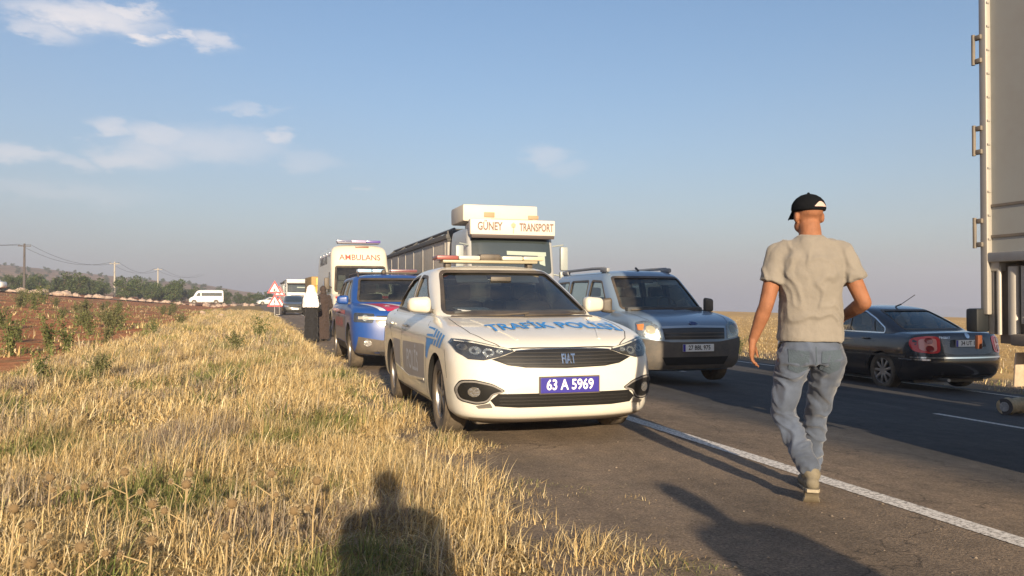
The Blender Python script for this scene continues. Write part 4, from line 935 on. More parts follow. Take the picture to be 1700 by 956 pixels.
# ---- dark saloon facing away on the far verge
def dark_saloon():
    PT = mat('saloon_dark', (.012, .016, .023), .22, .3, coat=1.0, dust=(DUST, .09)); t = empty('dark_saloon', (11.55, 15.12, road_z(11.2) - .01), PI - R(3.6), 'dark saloon seen from behind with red tail lamps, on the far road edge', 'car')
    keys = [(.16, 4.50, .78, .17, .19, .19, .27, .42, .30), (.05, 4.60, .83, .23, .25, .26, .33, .46, .42), (.0, 4.66, .865, .36, .38, .38, .42, .5, .5), (.0, 4.685, .873, .48, .50, .50, .52, .52, .52), (.02, 4.675, .875, .58, .62, .62, .62, .52, .52),
            (.06, 4.65, .870, .67, .72, .73, .74, .54, .50), (.12, 4.62, .856, .73, .79, .83, .86, .54, .46), (.24, 4.59, .836, .79, .85, .90, .955, .52, .42), (.45, 4.545, .812, .84, .89, .935, 1.005, .5, .36), (.75, 4.40, .790, .89, .925, .955, 1.025, .44, .30), (1.05, 4.15, .770, .92, .945, .965, 1.03, .36, .24), (1.22, 3.98, .75, .94, .955, .97, 1.03, .28, .2)]
    body = ring_loft('body', keys, [PT, INTER], t, n=44, pf=2.5, pr=2.6, cap_mi=1); skin = bvh_of(body)
    arches(body, [(.90, .31, .355), (3.60, .31, .355)])
    ck = [(1.10, 4.16, .76, .92, .92, .92, .93, .4, .34), (1.22, 4.04, .75, .98, .98, .98, .99, .4, .34), (1.45, 3.80, .72, 1.10, 1.10, 1.10, 1.11, .38, .34), (1.72, 3.54, .68, 1.22, 1.22, 1.22, 1.23, .36, .33), (1.98, 3.28, .63, 1.335, 1.33, 1.33, 1.335, .34, .32),
          (2.12, 3.10, .585, 1.395, 1.385, 1.385, 1.395, .32, .3), (2.28, 2.92, .50, 1.432, 1.42, 1.42, 1.43, .28, .28), (2.45, 2.75, .30, 1.452, 1.445, 1.445, 1.45, .15, .15), (2.56, 2.66, .05, 1.458, 1.455, 1.455, 1.455, .04, .04)]
    ws = [(-.64, 1.0), (.64, 1.0), (.51, 1.37), (-.51, 1.37)]; rw = [(-.60, 1.045), (.60, 1.045), (.49, 1.365), (-.49, 1.365)]
    sides = [[(1.68, .99), (2.28, 1.30), (2.50, 1.335), (2.54, .99)], [(2.62, .99), (2.58, 1.34), (2.92, 1.32), (3.14, 1.22), (3.22, .99)], [(3.29, 1.0), (3.22, 1.20), (3.50, 1.05), (3.52, 1.0)]]
    cab, cs = cabin(t, ck, PT, ws, sides, rw, ymid=2.3)
    trim(t, [rw], cs, ['rear'], .014, BLACKP); trim(t, [ws], cs, ['front'], .014, BLACKP)
    full = [(1.64, .975), (2.28, 1.325), (2.60, 1.362), (2.92, 1.345), (3.24, 1.225), (3.55, 1.06), (3.56, .975)]
    for v in ('left', 'right'):
        patch('chrome_trim', outline(rounded(full, .04), .010), cs, v, CHROME, t, off=.004, grid=None, depth=.004)
        patch('side_moulding', [stripe([(.95, .58), (4.2, .60)], .03)], skin, v, BLACKP, t, off=.010, grid=.15)
        patch('chrome_strip', [stripe([(4.05, .565), (4.3, .565), (4.55, .565)], .022)], skin, v, CHROME, t, off=.012, grid=.08)
    seams(t, skin, [[(1.42, .92), (1.36, .6), (1.40, .24)], [(2.58, .96), (2.58, .24)], [(3.50, .97), (3.36, .72), (3.2, .45), (3.15, .24)], [(4.14, .62), (4.10, .45), (4.0, .26)]]); handles(t, skin, [(2.4, .86), (3.2, .87)], PT)
    # rear end
    tp = rounded([(.50, .935), (.66, .955), (.83, .92), (.855, .80), (.84, .69), (.64, .665), (.53, .69)], .06)
    for s, h in zip((1, -1), pair('tail_light', tp, skin, 'rear', REDL, t, off=.008)):
        PK = mat('pale_red_lens', (.85, .34, .26), .15, coat=1); DR = mat('deep_red_lens', (.28, .004, .006), .12, coat=1)
        patch('lamp_band', [rounded([(s * .56, .915), (s * .78, .90), (s * .79, .72), (s * .58, .70)], .05)], skin, 'rear', PK, h, off=.013, grid=.05)
        patch('lamp_roundel', [disc(s * .665, .872, .052)], skin, 'rear', DR, h, off=.02, grid=None); patch('lamp_roundel', [disc(s * .668, .745, .052)], skin, 'rear', DR, h, off=.02, grid=None)
    patch('number_recess', [rounded([(-.33, .895), (.33, .895), (.36, .77), (-.36, .77)], .03)], skin, 'rear', mat('recess_dark', (.01, .011, .013), .5), t, off=.004, grid=.08)
    plate(t, 0, .835, skin, 'rear', '34 UT 126', PLATEW, INK)
    patch('bumper_chrome', [stripe([(-.86, .60), (-.78, .60), (-.4, .60), (0, .60), (.4, .60), (.78, .60), (.86, .60)], .024)], skin, 'rear', CHROME, t, off=.012, grid=.08)
    patch('boot_seam', [stripe([(-.52, 1.0), (-.50, .68), (-.3, .645), (.3, .645), (.50, .68), (.52, 1.0)], .008)], skin, 'rear', SEAM, t, off=.002, grid=.06, depth=0)
    patch('bumper_seam', [stripe([(-.84, .655), (-.5, .645), (.5, .645), (.84, .655)], .008)], skin, 'rear', SEAM, t, off=.002, grid=.08, depth=0)
    patch('badge', [disc(0, .955, .042)], skin, 'rear', CHROME, t, off=.010, grid=None)
    tv, tf = text_tris('PASSAT', .05, .42, .925, sx=1.1, flip=True); patch('boot_lettering', None, skin, 'rear', CHROME, t, off=.008, grid=None, depth=0, tris=(tv, tf))
    patch('rear_valance', [[(-.6, .30), (.6, .30), (.5, .235), (-.5, .235)]], skin, 'rear', BLACKP, t, off=.008, grid=.08)
    m = MB(); m.cyl((.42, 4.3, .24), (.42, 4.66, .235), .03); m.build('exhaust_pipe', STEEL, t)
    m = MB(); m.box((0, .7, .17), (1.5, 1.1, .05)); m.box((0, 2.6, .18), (1.4, 3.2, .05)); m.build('undertray', BLACKP, t)
    m = MB(); m.tube([(.05, 2.98, 1.43), (.05, 3.12, 1.47)], .014); m.tube([(.05, 3.10, 1.46), (.04, 3.46, 1.64)], .006, 6); m.build('antenna', BLACKP, t)
    mirror_pair(t, .77, 1.62, 1.03, PT, (.17, .13, .13)); dash(t, 1.5, .96, 1.25); seats(t, .35, (2.2, 3.0), .9, 1.24)
    pair('headlight', rounded([(.46, .74), (.80, .78), (.80, .66), (.50, .62)], .03), skin, 'front', REFLECTOR, t)
    for (x, y) in ((-.755, .90), (.755, .90), (-.755, 3.60), (.755, 3.60)): wheel(t, x, y, .318, .21, spokes=9, rr=.70)
    return t
dark_saloon()

# ---- ambulance
def ambulance():
    PT = mat('ambulance_cream', (.66, .62, .50), .35, coat=.6, dust=(DUST, .08)); t = empty('ambulance', (3.36, 25.2, 0), R(1.0), 'high cream white ambulance with red lettering and blue roof beacon, behind the blue off-roader', 'ambulance')
    t.scale = (1, 1, 1.03)
    keys = [(.16, 5.85, .90, .30, .30, .30, .32, .34, .2), (.02, 5.95, .97, .40, .42, .42, .44, .38, .22), (.0, 5.98, 1.0, .60, .62, .62, .62, .38, .22), (.02, 5.98, 1.0, .85, .9, .9, .9, .38, .2), (.08, 5.98, .995, 1.02, 1.06, 1.06, 1.08, .38, .2), (.25, 5.97, .985, 1.14, 1.17, 1.17, 1.18, .36, .2), (.55, 5.97, .975, 1.25, 1.26, 1.26, 1.26, .34, .2), (.72, 5.96, .97, 1.30, 1.30, 1.30, 1.30, .3, .2)]
    body = ring_loft('body', keys, [PT, INTER], t, n=32, pf=3.2, pr=5, cap_mi=1); skin = bvh_of(body)
    arches(body, [(.95, .36, .42), (4.7, .36, .42)])
    ck = [(.66, 5.97, .97, 1.26, 1.26, 1.26, 1.26, .36, .2), (.80, 5.96, .965, 1.40, 1.40, 1.40, 1.40, .36, .2), (1.12, 5.95, .95, 1.80, 1.80, 1.80, 1.80, .35, .2), (1.36, 5.94, .93, 2.14, 2.14, 2.14, 2.14, .33, .2), (1.44, 5.93, .925, 2.26, 2.26, 2.26, 2.26, .32, .2), (1.52, 5.92, .915, 2.50, 2.50, 2.50, 2.50, .30, .2),
          (1.62, 5.88, .88, 2.72, 2.70, 2.70, 2.70, .30, .2), (1.78, 5.80, .78, 2.84, 2.81, 2.81, 2.81, .3, .2), (2.1, 5.6, .5, 2.89, 2.87, 2.87, 2.87, .2, .2), (3, 5, .05, 2.90, 2.90, 2.90, 2.90, .04, .04)]
    ws = [(-.86, 1.38), (.86, 1.38), (.78, 2.16), (-.78, 2.16)]; sides = [[(1.25, 1.36), (1.62, 1.98), (2.05, 2.0), (2.1, 1.36)]]
    cab, cs = cabin(t, ck, PT, ws, sides, None, pr=5, ymid=2.0, pf=3.2)
    trim(t, [ws], cs, ['front'], .03, BLACKP, 'windscreen_seal')
    RI = mat('ambulance_red', (.62, .05, .03), .4)
    tv, tf = text_tris('AMBULANS', .25, 0, 2.45, sx=1.04, bold=.0018); patch('front_lettering', None, cs, 'front', RI, t, off=.006, grid=None, depth=0, tris=(tv, tf))
    for v in ('left', 'right'):
        patch('side_window', [rounded([(2.6, 1.75), (3.7, 1.75), (3.7, 1.35), (2.6, 1.35)], .08)], cs, v, mat('blind_window', (.12, .12, .13), .15, coat=1), t, off=.006, grid=.3)
        patch('red_stripe', [[(1.3, 1.12), (5.9, 1.12), (5.9, .95), (1.2, .95)]], skin, v, RI, t, off=.004, grid=.3, depth=0)
        tv, tf = text_tris('AMBULANS', .42, 3.9, 2.42, sx=1.1, flip=(v == 'left'), bold=.01); patch('side_lettering', None, cs, v, mat('dark_letter', (.10, .10, .11), .5), t, off=.006, grid=None, depth=0, tris=(tv, tf))
    seams(t, skin, [[(1.1, 1.25), (1.1, .4)], [(2.25, 1.25), (2.25, .4)]], .012)
    patch('grille', [[(-.55, 1.0), (.55, 1.0), (.5, .78), (-.5, .78)]], skin, 'front', mat('grille_black', (0, 0, 0)), t, off=.005, grid=.15)
    patch('bumper', [[(-.95, .66), (.95, .66), (.92, .38), (-.92, .38)]], skin, 'front', BLACKP, t, off=.015, grid=.12)
    pair('headlight', rounded([(.58, 1.02), (.92, 1.10), (.94, .85), (.62, .78)], .04), skin, 'front', REFLECTOR, t)
    pair('red_sash', [(.2, 1.16), (.9, 1.16), (.9, 1.22), (.2, 1.26)], skin, 'front', RI, t, depth=0)
    for s in (-1, 1):
        m = MB(); m.box((s * 1.12, .95, 1.62), (.16, .12, .36), .04); m.tube([(s * .96, 1.05, 1.5), (s * 1.1, .98, 1.55)], .02); m.build('door_mirror', BLACKP, t)
    m = MB(); m.box((0, 1.95, 2.93), (1.36, .3, .04), .012); L0 = m.build('light_bar', mat('bar_dark', (.12, .11, .14), .4), t)
    for x0, x1, mm in ((-.72, -.24, mat('beacon_grey', (.16, .17, .26), .2, coat=1)), (-.24, .24, mat('beacon_pale', (.42, .33, .5), .2, coat=1)), (.24, .72, mat('beacon_violet', (.12, .08, .30), .2, coat=1))):
        m = MB(); m.box(((x0 + x1) / 2, 1.95, 2.985), (x1 - x0 - .01, .3, .08), .02); m.build('beacon_lens', mm, L0)
    m = MB(); m.box((.08, 1.66, 2.80), (.44, .05, .05), .015); m.build('marker_light', mat('marker_brown', (.25, .12, .08), .4), t)
    for k in range(4):
        m = MB(); m.box((-.93, 2.1 + k * .95, 2.58), (.03, .35, .12), .01); m.build('side_beacon', mat('beacon_grey', (0, 0, 0)), t)
    dash(t, 1.0, 1.30, 1.6); seats(t, .5, (2.2,), 1.2, 1.9)
    for (x, y) in ((-.86, .95), (.86, .95), (-.86, 4.7), (.86, 4.7)): wheel(t, x, y, .345, .23, spokes=6, rim_m=STEEL)
    return t
ambulance()

# ---- white lorry cab with a light coloured roof box and its grey tipping trailer
def lorry(name, loc, rz, label, cat, cabc, roof=True, text=None, trailer=True, group=None, tlen=9.5, bodyc=(.34, .335, .32), railc=(.06, .06, .06)):
    t = empty(name, loc, rz, label, cat, group)
    CP = mat('lorry_paint_' + name if False else 'cab_paint_%d' % int(sum(cabc) * 1000), cabc, .35, coat=.5, dust=(DUST, .12))
    keys = [(.12, 2.2, 1.14, .55, .55, .55, .55, .26, .1), (.0, 2.25, 1.22, .75, .75, .75, .75, .30, .1), (.0, 2.26, 1.235, 1.2, 1.2, 1.2, 1.2, .30, .1), (.04, 2.26, 1.235, 1.75, 1.75, 1.75, 1.75, .30, .1), (.12, 2.26, 1.23, 2.2, 2.2, 2.2, 2.2, .28, .1), (.26, 2.26, 1.22, 2.85, 2.85, 2.85, 2.85, .26, .1), (.36, 2.25, 1.18, 3.05, 3.05, 3.05, 3.05, .25, .1), (.6, 2.2, .95, 3.13, 3.12, 3.12, 3.12, .25, .1), (1.1, 1.6, .1, 3.15, 3.15, 3.15, 3.15, .1, .1)]
    body = ring_loft('cab', keys, [CP, CP], t, n=26, pf=4.5, pr=8); skin = bvh_of(body)
    ws = [(-1.13, 1.90), (1.13, 1.90), (1.11, 2.90), (-1.11, 2.90)]
    w = patch('windscreen', [rounded(ws, .1)], skin, 'front', mat('cab_glass', (.035, .045, .045), .06, coat=1), t, off=.006, grid=.2)
    patch('screen_blind', [[(-.15, 2.48), (.98, 2.46), (.98, 2.36), (-.15, 2.38)], [(.72, 2.42), (.94, 2.42), (.94, 2.1), (.78, 2.15)]], skin, 'front', mat('blind_green', (.32, .38, .33), .6), w, off=.014, grid=.2)
    m = MB(); m.tube([(-.9, .02, 1.95), (-.2, -.0, 2.0)], .014, 6); m.tube([(.1, .0, 1.95), (.8, .02, 2.0)], .014, 6); m.build('wiper', BLACKP, t)
    for v in ('left', 'right'):
        sw = patch('side_window', [rounded([(.62, 1.88), (.72, 2.7), (1.45, 2.7), (1.5, 1.88)], .06)], skin, v, mat('cab_glass', (0, 0, 0)), t, off=.006, grid=.3)
        patch('door_seam', [stripe([(.5, 2.8), (.42, 1.2), (.5, .7)], .014), stripe([(1.58, 2.8), (1.58, .7)], .014)], skin, v, SEAM, t, off=.003, grid=None, depth=0)
    g = patch('grille', [rounded([(-.8, 1.62), (.8, 1.62), (.72, 1.0), (-.72, 1.0)], .08)], skin, 'front', mat('grille_black', (0, 0, 0)), t, off=.006, grid=.25)
    for k in range(5): patch('grille_slat', [stripe([(-.74, 1.10 + k * .11), (.74, 1.10 + k * .11)], .03)], skin, 'front', mat('slat_light', (.30, .30, .29), .4, .4), g, off=.02, grid=.3)
    patch('bumper', [[(-1.15, .92), (1.15, .92), (1.1, .58), (-1.1, .58)]], skin, 'front', mat('bumper_black', (0, 0, 0)), t, off=.03, grid=.25)
    pair('headlight', rounded([(.62, .86), (1.05, .86), (1.08, .68), (.66, .66)], .04), skin, 'front', REFLECTOR, t, off=.045, grid=.1)
    SG = mat('sign_cream', (.62, .56, .49), .5)
    m = MB(); m.box((0, .16, 3.07), (2.40, .26, .40), .04); m.box((-.98, .55, 3.05), (.28, .7, .34), .05); m.box((.98, .55, 3.05), (.28, .7, .34), .05); s0 = m.build('visor_sign', SG if text else CP, t)
    if text:
        brown = mat('sign_brown', (.17, .11, .09), .6)
        flat_text('sign_lettering', text[0], .28, (-.66, .026, 3.08), brown, s0, sx=.74, bold=.008); flat_text('sign_lettering', text[1], .28, (.66, .026, 3.07), brown, s0, sx=.62, bold=.008)
        m = MB(); m.cyl((0, .03, 3.12), (0, .02, 3.12), .075, seg=5); m.box((0, .025, 3.0), (.02, .01, .16)); m.build('sign_emblem', mat('emblem_tan', (.5, .35, .22), .6), s0)
    m = MB(); m.box((0, .08, 2.85), (2.34, .14, .09), .02, rot=(.3, 0, 0)); m.build('sun_shade', mat('shade_dark', (.09, .07, .065), .5), t)
    if roof:
        RB = mat('roof_box_cream', (.60, .555, .46), .5, dust=(DUST, .1))
        m = MB(); m.box((-.22, 1.25, 3.46), (2.14, 1.5, .44), .06); r0 = m.build('roof_box', RB, t)
        m = MB(); m.box((-.55, .485, 3.42), (.30, .02, .13), .01); m.box((.72, .485, 3.38), (.30, .02, .10), .01); m.box((.1, .487, 3.31), (1.2, .02, .025)); m.build('box_fitting', mat('fitting_tan', (.36, .24, .13), .6), r0)
        m = MB()
        for s in (-1, 1): m.box((s * .75 - .1, 1.25, 3.2), (.12, 1.2, .18))
        m.build('roof_rack', CP, t)
    for s in (-1, 1):
        m = MB(); m.box((s * 1.48, .12, 2.30), (.22, .14, .62), .05); m.box((s * 1.46, .12, 1.88), (.2, .13, .18), .04); m.tube([(s * 1.2, .25, 2.62), (s * 1.48, .14, 2.66)], .02); m.tube([(s * 1.2, .25, 1.9), (s * 1.46, .16, 1.85)], .02)
        m.build('door_mirror', mat('mirror_grey', (.30, .33, .32), .4), t)
    m = MB(); m.box((0, 4.5 if trailer else 3.4, .85), (.9, tlen if trailer else 4.5, .22), .02); m.build('chassis', BLACKP, t)
    if trailer:
        B = mat('tipper_grey_%d' % int(bodyc[0] * 100), bodyc, .6, var=.15, dust=(DUST, .25)); y0 = 2.75
        m = MB(); m.box((0, y0 + tlen / 2, 2.0), (2.46, tlen, 1.9), .05); b0 = m.build('tipper_body', B, t)
        for s in (-1, 1):
            for k in range(int(tlen / 1.8) + 1):
                m = MB(); m.box((s * 1.235, y0 + .3 + k * 1.8, 2.0), (.03, .07, 1.86), .008); m.build('body_rib', B, b0)
        m = MB()
        for s in (-1, 1): m.box((s * 1.22, y0 + tlen / 2, 3.0), (.14, tlen + .2, .14), .03)
        m.box((0, y0, 3.02), (2.5, .16, .3), .03)
        for k in range(5): m.tube([(-1.2, y0 + .9 + k * (tlen - 1.6) / 4, 3.02), (-.9, y0 + .9 + k * (tlen - 1.6) / 4, 3.26), (.9, y0 + .9 + k * (tlen - 1.6) / 4, 3.26), (1.2, y0 + .9 + k * (tlen - 1.6) / 4, 3.02)], .05, 6)
        m.tube([(-.9, y0 + .5, 3.26), (-.9, y0 + tlen - .4, 3.26)], .045, 6); m.tube([(.9, y0 + .5, 3.26), (.9, y0 + tlen - .4, 3.26)], .045, 6)
        m.build('top_rail', mat('rail_dark', railc, .6), b0)
        m = MB(); m.cyl((-1.05, 2.42, 1.2), (-1.05, 2.42, 3.05), .09, seg=12); m.cyl((-.75, 2.42, 1.2), (-.75, 2.42, 2.9), .07, seg=12); m.build('exhaust_stack', STEEL, t)
        m = MB(); m.cyl((-1.0, 3.0, .85), (-1.0, 4.4, .85), .32, seg=20); m.cyl((1.0, 3.0, .85), (1.0, 4.4, .85), .32, seg=20); m.build('fuel_tank', ALLOY, t)
        ys = (1.35, 4.9, y0 + tlen - 2.7, y0 + tlen - 1.4)
    else: ys = (1.35, 5.0)
    for y in ys:
        for s in (-1, 1): wheel(t, s * 1.03, y, .5, .3, spokes=8, rim_m=STEEL, truck=True)
    return t
lorry('tipper_lorry', (6.72, 20.9, road_z(6.6) - .02), R(-.8), 'white lorry with lettered sign board and cream roof box, behind the grey van', 'lorry', (.36, .37, .37), text=('GÜNEY', 'TRANSPORT'), tlen=13).scale = (1, 1, 1.07)
lorry('white_lorry', (4.6, 88, 0), R(2), 'small white lorry far up the queue behind the distant dark car', 'lorry', (.62, .62, .60), roof=False, trailer=True, bodyc=(.6, .6, .58), tlen=6)
lorry('pinkish_lorry', (5.6, 112, road_z(5.6)), R(2), 'faint pinkish lorry at the far end of the queue, above the distant white lorry', 'lorry', (.50, .36, .32), roof=False, trailer=True, bodyc=(.5, .4, .36), tlen=6).scale = (1, 1, 1.15)
def box_lorry():
    t = empty('yellow_lorry', (6.15, 70, road_z(5.7)), R(2), 'yellow orange box lorry half hidden left of the ambulance', 'lorry')
    Y = mat('lorry_yellow', (.62, .36, .02), .45, dust=(DUST, .15)); YB = mat('lorry_ochre', (.30, .19, .04), .6)
    keys = [(.1, 1.9, 1.1, .5, .5, .5, .5, .2, .1), (0, 1.95, 1.18, .9, .9, .9, .9, .25, .1), (.05, 1.95, 1.18, 1.6, 1.6, 1.6, 1.6, .25, .1), (.3, 1.95, 1.12, 2.4, 2.4, 2.4, 2.4, .22, .1), (.6, 1.8, .8, 2.5, 2.5, 2.5, 2.5, .2, .1)]
    b = ring_loft('cab', keys, [Y, Y], t, n=14, pf=4, pr=6); sk = bvh_of(b)
    patch('windscreen', [[(-1, 1.6), (1, 1.6), (.92, 2.25), (-.92, 2.25)]], sk, 'front', mat('cab_glass', (0, 0, 0)), t, off=.01, grid=.3)
    m = MB(); m.box((0, 4.9, 2.0), (2.5, 5.6, 2.5), .06); o = m.build('cargo_box', YB, t); m = MB(); m.box((0, 2.09, 2.4), (1.7, .04, 1.5), .05); m.build('yellow_panel', Y, o)
    m = MB(); m.box((0, .1, .62), (2.2, .2, .3), .04); m.build('bumper', BLACKP, t); pair('headlight', [(.7, .95), (1.05, .95), (1.05, .8), (.7, .8)], sk, 'front', REFLECTOR, t)
    for y in (1.2, 5.6):
        for s in (-1, 1): wheel(t, s * .98, y, .45, .28, spokes=8, rim_m=STEEL, truck=True)
box_lorry()
def small_car(name, loc, rz, label, col, cat='car', group=None):
    P = mat('paint_%d' % int(col[0] * 1000), col, .3, .1, coat=.7, dust=(DUST, .15)); t = empty(name, loc, rz, label, cat, group)
    body = ring_loft('body', [tuple(k) for k in sedan_keys()], [P, INTER], t, n=20, cap_mi=1); sk = bvh_of(body); arches(body, [(.90, .31, .365), (3.54, .31, .365)])
    ck = [(1.06, 4.1, .775, .91, .92, .93, .93, .42, .30), (1.42, 3.86, .735, 1.09, 1.09, 1.09, 1.10, .40, .30), (2.00, 3.42, .642, 1.36, 1.355, 1.355, 1.36, .36, .30), (2.28, 3.05, .52, 1.458, 1.444, 1.442, 1.452, .30, .28), (2.60, 2.72, .06, 1.484, 1.482, 1.482, 1.484, .05, .05)]
    c = ring_loft('cabin', ck, [P, P], t, n=16); cs = bvh_of(c); G = mat('dark_window', (.03, .04, .04), .1, coat=1)
    patch('windscreen', [rounded([(-.66, .99), (.66, .99), (.52, 1.39), (-.52, 1.39)], .05)], cs, 'front', G, t, off=.006, grid=.15)
    for v in ('left', 'right'):
        for pl in ([(1.66, 1.0), (2.3, 1.35), (2.66, 1.37), (2.70, 1.0)], [(2.79, 1.0), (2.76, 1.37), (3.12, 1.34), (3.66, 1.03)]): patch('side_window', [pl], cs, v, G, t, off=.006, grid=.2)
    patch('grille', [[(-.42, .68), (.42, .68), (.4, .56), (-.4, .56)]], sk, 'front', mat('grille_black', (0, 0, 0)), t, off=.005, grid=.1)
    patch('bumper_intake', [[(-.6, .36), (.6, .36), (.5, .25), (-.5, .25)]], sk, 'front', DARK, t, off=.005, grid=.1)
    pair('headlight', [(.45, .68), (.80, .73), (.80, .63), (.5, .60)], sk, 'front', REFLECTOR, t, off=.006)
    m = MB(); m.box((0, 0, .45), (.5, .02, .1), .0); m.build('licence_plate', PLATEW, t)
    for (x, y) in ((-.765, .90), (.765, .90), (-.765, 3.54), (.765, 3.54)): wheel(t, x, y, .317, .205)
    return t
small_car('dark_car', (3.05, 63, 0), 0, 'distant dark car on the road between the roadwork signs and the ambulance', (.05, .06, .06))
def minibus(loc, rz, label, group=None):
    P = mat('minibus_white', (.80, .79, .75), .35, coat=.5); t = empty('minibus', loc, rz, label, 'minibus', group)
    keys = [(.1, 5.8, .88, .32, .32, .32, .32, .35, .2), (.0, 5.9, .97, .5, .5, .5, .5, .36, .2), (.05, 5.9, .98, .9, .92, .92, .92, .36, .2), (.25, 5.9, .97, 1.1, 1.12, 1.12, 1.12, .36, .2), (.65, 5.9, .96, 1.3, 1.3, 1.3, 1.3, .34, .2), (1.0, 5.88, .93, 1.8, 1.8, 1.8, 1.8, .3, .2), (1.35, 5.84, .89, 2.25, 2.25, 2.25, 2.25, .28, .2), (1.7, 5.7, .75, 2.45, 2.44, 2.44, 2.44, .25, .2), (2.6, 5, .1, 2.52, 2.52, 2.52, 2.52, .1, .1)]
    b = ring_loft('body', keys, [P, P], t, n=26, pf=3.2, pr=5); sk = bvh_of(b); arches(b, [(.95, .36, .42), (4.6, .36, .42)])
    G = mat('dark_window', (.03, .04, .04), .1, coat=1)
    patch('windscreen', [rounded([(-.86, 1.36), (.86, 1.36), (.74, 2.15), (-.74, 2.15)], .08)], sk, 'front', G, t, off=.008, grid=.2)
    for v in ('left', 'right'):
        patch('side_window', [rounded([(1.25, 1.40), (1.55, 2.0), (2.0, 2.0), (2.0, 1.40)], .06)], sk, v, G, t, off=.008, grid=.3); patch('window_band', [rounded([(2.15, 2.02), (5.6, 2.02), (5.6, 1.42), (2.15, 1.42)], .08)], sk, v, G, t, off=.008, grid=.4)
    pair('headlight', [(.58, 1.0), (.88, 1.06), (.9, .84), (.62, .78)], sk, 'front', REFLECTOR, t); patch('bumper', [[(-.9, .66), (.9, .66), (.88, .42), (-.88, .42)]], sk, 'front', BLACKP, t, off=.01, grid=.2)
    for (x, y) in ((-.84, .95), (.84, .95), (-.84, 4.6), (.84, 4.6)): wheel(t, x, y, .345, .23, spokes=6, rim_m=STEEL)
    return t
def gz(x, y, d=.1): return ground_z(x, y) + d
x, y = at(340, 146); minibus((x - 2.7, y - .6, gz(x, y, .15)), R(-86), 'white minibus with a dark window band, waiting on the dirt track beyond the red field')
x, y = at(441, 150); small_car('white_car', (x - 1.6, y, gz(x, y, .15)), R(-80), 'white car on the dirt track, between the minibus and the roadwork signs', (.75, .75, .72))
x, y = at(14, 108); small_car('white_car', (x - 4.6, y, gz(x, y, .25)), R(-100), 'white car cut off by the left edge of the photo, on the dirt track', (.75, .75, .72))

